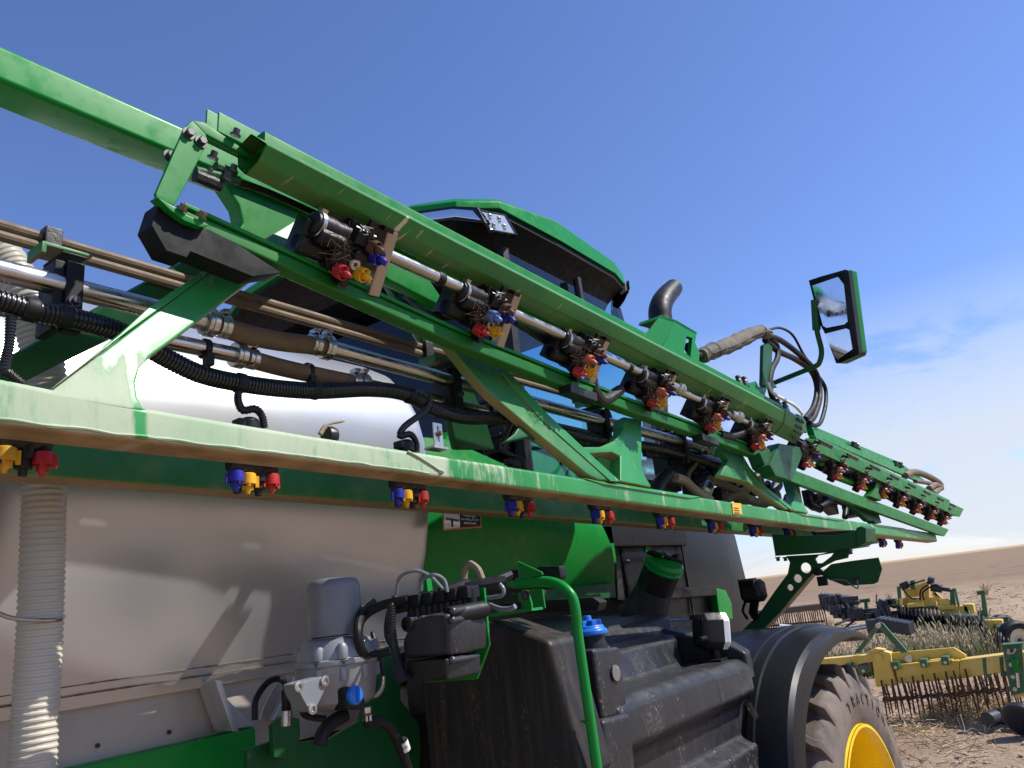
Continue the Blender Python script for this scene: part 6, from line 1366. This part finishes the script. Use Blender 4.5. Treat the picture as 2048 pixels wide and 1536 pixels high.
# disc gangs: many thin discs on two bars, black
DISC = MB(); DISC.lathe([(.0, -.02), (.25, -.012), (.27, 0), (.25, .012), (.0, .02)], (0, 0, 0), (0, 1, 0), 16)
DISC = make_mesh(DISC, 'disc'); DISC.materials.append(MATS['implement_black'])
def gang(a, b, n, sc, parent=H2):
    a, b = V(a), V(b)
    mb = MB(); mb.tube([a, b], .05, 8); build(mb, 'gang_bar', 'implement_black', parent)
    for k in range(n):
        p = a.lerp(b, k / (n - 1)); inst(DISC, 'disc', parent, Matrix.Translation(p) @ Matrix.Scale(sc, 4))
gang((22.2, 4.366, 1.005), (21.6, 2.51, 0.64), 22, .95)
gang((22.9, 4.308, 1.192), (22.9, 3.542, 1.092), 10, .7)
gang((24, 6.623, 1.456), (24, 5.921, 1.304), 9, 1.0)
for k in range(9):
    q = V((24, 6.584, 1.507)).lerp(V((24, 5.831, 1.349)), k / 8); mb = MB(); mb.box(q, (.5, .14, .34), (1, 0, 0), (0, 1, 0), (0, 0, 1)); build(mb, 'gang_block', 'implement_black', H2, bevel=.02)
for k in range(7):
    q = V((20, 4.339, 1.019)).lerp(V((20, 3.81, 0.866)), k / 6); mb = MB(); mb.box(q, (.6, .125, .26)); build(mb, 'gang_block', 'implement_black', H2, bevel=.02)
for poly in ([(23.5, 6.198, 1.551), (23.5, 6.091, 1.673), (23.5, 5.898, 1.467), (23.5, 5.832, 1.171), (23.5, 6.05, 1.139)], [(22.5, 4.919, 1.328), (22.5, 4.755, 1.411), (22.5, 4.694, 1.257), (22.5, 4.655, 0.912), (22.5, 4.976, 0.867)], [(23, 5.935, 1.217), (23, 4.954, 1.199), (23, 4.998, 0.902), (23, 5.972, 0.938)]):
    h2(list(poly), .3, 'implement_black', 'gang_frame', .02)
for a, b, r in (((23.5, 6.16, 1.6), (23.4, 5.936, 1.188), .05), ((23.4, 6.024, 1.618), (23.4, 5.987, 1.429), .09), ((22.4, 4.821, 1.35), (22.3, 4.678, 1.002), .06), ((22.4, 4.71, 1.412), (22.4, 4.79, 1.273), .10), ((22.8, 5.703, 1.006), (22.4, 6.006, 0.915), .03), ((22.8, 5.44, 1.058), (22.4, 5.775, 0.82), .03), ((22.3, 4.629, 1.264), (22.3, 4.609, 1.044), .05)):
    mb = MB(); mb.tube([a, b], r, 8); build(mb, 'gang_arm', 'implement_black', H2, bevel=0)
rb = random.Random(4)
for k in range(34):
    q = V((23.2, 6.356, 1.453)).lerp(V((22.6, 4.533, 1.112)), rb.random()) + V((rb.uniform(-.3, .3), 0, rb.uniform(-.25, .25))); mb = MB(); mb.box(q, (rb.uniform(.1, .3), rb.uniform(.06, .22), rb.uniform(.06, .25)), (math.cos(k), math.sin(k), 0), (-math.sin(k), math.cos(k), 0)); build(mb, 'gang_shank', 'implement_black', H2, bevel=.01)
for poly in ([(23.4, 5.706, 1.453), (23.4, 5.655, 1.448), (23.4, 5.681, 1.164), (23.4, 5.757, 1.171)], [(23.4, 5.396, 1.395), (23.4, 5.318, 1.4), (23.4, 5.36, 1.108), (23.4, 5.447, 1.116)]):
    h2(list(poly), .1, 'implement_green', 'upright')
for a, b in (((23.4, 5.783, 1.461), (23.4, 5.589, 1.454)), ((23.4, 5.497, 1.406), (23.4, 5.241, 1.405))):
    mb = MB(); mb.tube([a, b], .05, 8); build(mb, 'upright_cap', 'implement_green', H2)
h2([(24.2, 5.243, 1.517), (24.2, 5.205, 1.512), (24.2, 5.265, 1.252), (24.2, 5.303, 1.256)], .08, 'hose_tan', 'marker_post')
# polished tube and white pipe lying over the gang
mb = MB(); mb.tube([(19.8, 5.114, 0.949), (19.8, 4.537, 0.999)], .05, 12); build(mb, 'ram_rod', 'stainless', H2)
mb = MB(); mb.tube([(19.8, 6.574, 1.149), (19.8, 5.119, 0.928)], .055, 12); build(mb, 'ram_barrel', 'label_white', H2)
mb = MB(); mb.box((19.8, 4.435, 0.979), (.3, .35, .3)); build(mb, 'ram_mount', 'implement_black', H2, bevel=.02)
# long low harrow wing behind
mb = MB(); mb.tube([(26, 10.02, 1.233), (26, 7.171, 1.267)], .10, 8); build(mb, 'wing_bar', 'brown_rod', H2)
mb = MB(); mb.tube([(25, 9.708, 0.891), (25, 6.987, 0.891)], .03, 6); build(mb, 'wing_bar', 'rusty_tine', H2)
for k in range(44):
    t = k / 43
    a = V((25.2, 9.732, 1.147)).lerp(V((25.2, 6.981, 1.159)), t); mb = MB(); mb.tube([a + V((0, 0, .10)), a + V((0, .02 * math.sin(k), -.15)), V((a.x - .05, a.y, .02))], .018, 5); build(mb, 'wing_tine', 'rusty_tine', H2)
# wheels
def farm_wheel(c, R_, w, ax):
    c = V(c); ax = V(ax).normalized(); x, y, d = basis(ax)
    e_ = bpy.data.objects.new('wheel', None); col.objects.link(e_); place(e_, H2, Matrix.Translation(c))
    mb = MB(); mb.lathe([(R_ * .58, -w * .42), (R_ * .62, -w * .5), (R_ * .85, -w * .5), (R_ * .97, -w * .36), (R_, -w * .15), (R_, w * .15), (R_ * .97, w * .36), (R_ * .85, w * .5), (R_ * .62, w * .5), (R_ * .58, w * .42)], c, ax, 36, caps=False); build(mb, 'tyre', 'black_rubber', e_)
    mb = MB(); mb.lathe([(R_ * .60, w * .44), (R_ * .57, w * .46), (R_ * .53, w * .30), (R_ * .25, w * .22), (R_ * .2, w * .30), (R_ * .01, w * .30)], c, ax, 32, caps=False); build(mb, 'rim', 'cream_rim', e_)
    mb = MB(); mb.lathe([(R_ * .14, w * .28), (R_ * .13, w * .5), (R_ * .02, w * .55)], c, ax, 12); build(mb, 'hub', 'rusty_tine', e_)
    return e_
wcen = V((20.5, 1.87, 0.589))
farm_wheel((wcen.x, wcen.y, .40), .42, .26, (-.75, -.66, 0))
wc3 = V((22.3, 2.28, 0.716)); farm_wheel((wc3.x, wc3.y, .42), .42, .26, (-.6, -.8, 0))
mb = MB(); mb.tube([V((wcen.x, wcen.y, .4)), V((21.7, 2.339, 0.638))], .07, 10); build(mb, 'axle', 'implement_green', H2)

# ------------------------------------------------------------------ grass, straw, stubble, clods
def blades(name, label, cat, items, material, seed):
    rg = random.Random(seed); vs, fs = [], []
    for (cx, cy, rx, ry, n, h0, h1_, lean, w) in items:
        for _ in range(n):
            a = rg.uniform(0, 2 * math.pi); q = math.sqrt(rg.random())
            x, y = cx + rx * q * math.cos(a), cy + ry * q * math.sin(a)
            h = rg.uniform(h0, h1_) * (1.1 - .5 * q); b = rg.uniform(0, 2 * math.pi); le = rg.gauss(0, lean)
            d = V((math.cos(b), math.sin(b), 0)); s_ = V((-d.y, d.x, 0)) * w * rg.uniform(.7, 1.3)
            p0 = V((x, y, ground_z(x, y) - .01)); p1 = p0 + V((0, 0, h * .55)) + d * le * h * .35; p2 = p0 + V((0, 0, h)) + d * le * h
            o = len(vs); vs += [p0 - s_, p0 + s_, p1 - s_ * .8, p1 + s_ * .8, p2]
            fs += [(o, o + 1, o + 3, o + 2), (o + 2, o + 3, o + 4)]
    me = bpy.data.meshes.new(name); me.from_pydata([tuple(v) for v in vs], [], fs); me.materials.append(MATS[material])
    ob = bpy.data.objects.new(name, me); col.objects.link(ob); place(ob, None, Matrix.Identity(4))
    ob['kind'] = 'stuff'; ob['label'] = label; ob['category'] = cat
    return ob
def leaf_mat(name, c0, c1):
    m, nt, n, l, bs = _new(name)
    l.new(_mix(nt, _range(nt, _noise(nt, 3, 6), .35, .65), c0, c1), bs.inputs['Base Color']); bs.inputs['Roughness'].default_value = .7
    MATS[name] = m
leaf_mat('grass_green', (0.085, 0.125, 0.02), (0.22, 0.20, 0.05))
leaf_mat('grass_head', (0.40, 0.33, 0.17), (0.60, 0.52, 0.32))
leaf_mat('dry_straw', (0.30, 0.20, 0.10), (0.50, 0.37, 0.20))
gA = V((20.38, 4.911, 0)); gB = V((20.99, 3.43, 0)); gC = V((21.08, 2.736, 0)); gD = V((21.34, 6.061, 0))
clumps = [(gA, .8, 800), (gB, 1.3, 2200), (gC, 1.1, 1300), (gA.lerp(gB, .5), 1.0, 1200), (gD, .5, 300)]
blades('green_grass', 'green grass clump growing between the two implements', 'grass', [(c.x, c.y, r * 1.5, r, int(n * 1.5), .25, .62, .45, .012) for c, r, n in clumps], 'grass_green', 1)
# seed heads: stalk plus a fat pale head
rg = random.Random(21); mb = MB(); mh = MB()
for c, r, n in clumps:
    for _ in range(int(n * .16)):
        a = rg.uniform(0, 6.283); q = math.sqrt(rg.random()); x, y = c.x + 1.5 * r * q * math.cos(a), c.y + r * q * math.sin(a)
        h = rg.uniform(.45, .95) * (1.12 - .55 * q); b = rg.uniform(0, 6.283); d = V((math.cos(b), math.sin(b), 0)) * rg.uniform(.05, .3)
        p0 = V((x, y, 0)); p1 = p0 + V((0, 0, h * .7)) + d * h * .4; p2 = p0 + V((0, 0, h)) + d * h; p3 = p2 + (p2 - p1) * .45
        mh.tube([p0, p1, p2], .004, 3, caps=False); mh.tube([p2, p2.lerp(p3, .3), p3], [.010, .016, .003], 4)
sh = build(mh, 'grass_seed_heads', 'grass_head', None); sh['kind'] = 'stuff'; sh['label'] = 'pale seed heads on tall grass between the implements'; sh['category'] = 'grass'
# straw heaps
def straw(items, seed):
    rg = random.Random(seed); mb = MB()
    for cx, cy, rx, ry, hz, n in items:
        for _ in range(n):
            a = rg.uniform(0, 6.283); q = rg.random() ** .7; x, y = cx + rx * q * math.cos(a), cy + ry * q * math.sin(a)
            z = max(.01, hz * (1 - q) * rg.random()) + .01
            d = V((rg.gauss(0, 1), rg.gauss(0, 1), rg.gauss(0, .35 if hz < .1 else .6))).normalized() * rg.uniform(.06, .26)
            c = V((x, y, z + ground_z(x, y) + .01)); k_ = V((rg.gauss(0, .03), rg.gauss(0, .03), rg.gauss(0, .03)))
            mb.tube([c - d, c + k_, c + d], .0045, 3, caps=False)
    return mb
sA = V((14.59, 2.239, 0)); sB = V((30.63, 8.477, 0)); sC = V((13.46, 3, 0)); sD = V((13.38, 2.322, 0))
o = build(straw([(sA.x, sA.y, 1.0, .6, .38, 1500), (sD.x, sD.y, 1.6, 1.2, .03, 200), (sC.x, sC.y, 1.0, .8, .05, 160)], 5), 'straw_heap', 'dry_straw', None); o['kind'] = 'stuff'; o['label'] = 'dry straw heaped under the yellow harrow'; o['category'] = 'straw'
o = build(straw([(sB.x, sB.y, 1.8, 1.2, .7, 1500)], 6), 'straw_heap', 'dry_straw', None); o['kind'] = 'stuff'; o['label'] = 'tangled dry straw beside the black tine gang'; o['category'] = 'straw'
# stubble and clods over the visible field
rg = random.Random(9); mb = MB(); mc = MB()
for _ in range(5200):
    r = 8 * (60 / 8) ** rg.random(); a = R(rg.uniform(-4, 24)); x, y = r * math.cos(a), r * math.sin(a)
    z = ground_z(x, y); s_ = rg.uniform(.010, .035) * (.6 + r / 30)
    if rg.random() < .55:
        d = V((rg.gauss(0, 1), rg.gauss(0, 1), rg.gauss(0, .3))).normalized() * s_ * 4; c = V((x, y, z + .015 + s_ * .2)); mb.tube([c - d, c + d], .004 + r * .0002, 3, caps=False)
    else:
        mc.sphere((x, y, z + s_ * .1), s_, 5, 3, (rg.uniform(.8, 1.4), rg.uniform(.8, 1.4), rg.uniform(.5, .9)))
o = build(mb, 'stubble_litter', 'dry_straw', None); o['kind'] = 'stuff'; o['label'] = 'scattered straw litter over the bare field'; o['category'] = 'straw'
mat('clod', (0.36, 0.245, 0.16), .95, var=.3, vscale=4)
o = build(mc, 'soil_clods', 'clod', None); o['kind'] = 'stuff'; o['label'] = 'small soil clods and stones over the bare field'; o['category'] = 'soil'
# a few dry weeds standing in the field
for i, (q, h) in enumerate((((59.91, 10.21, 0), 1.1), ((50.98, 5.453, 0), .7), ((53.43, 10.88, 0), .6))):
    rg = random.Random(30 + i); mb = MB(); q = V(q)
    for k in range(16):
        d = V((rg.gauss(0, .3), rg.gauss(0, .3), 1)) * h * rg.uniform(.5, 1); q0 = V((q.x, q.y, ground_z(q.x, q.y))); mb.tube([q0, q0 + d * .5 + V((rg.gauss(0, .05), rg.gauss(0, .05), 0)), q0 + d], .02, 3, caps=False)
    o = build(mb, 'dry_weed', 'straw', None); o['category'] = 'weed'
    o['label'] = ('tallest dry weed standing in the field behind the yellow tower', 'dry weed standing in the field at the far right', 'low dry weed standing left of the green uprights')[i]
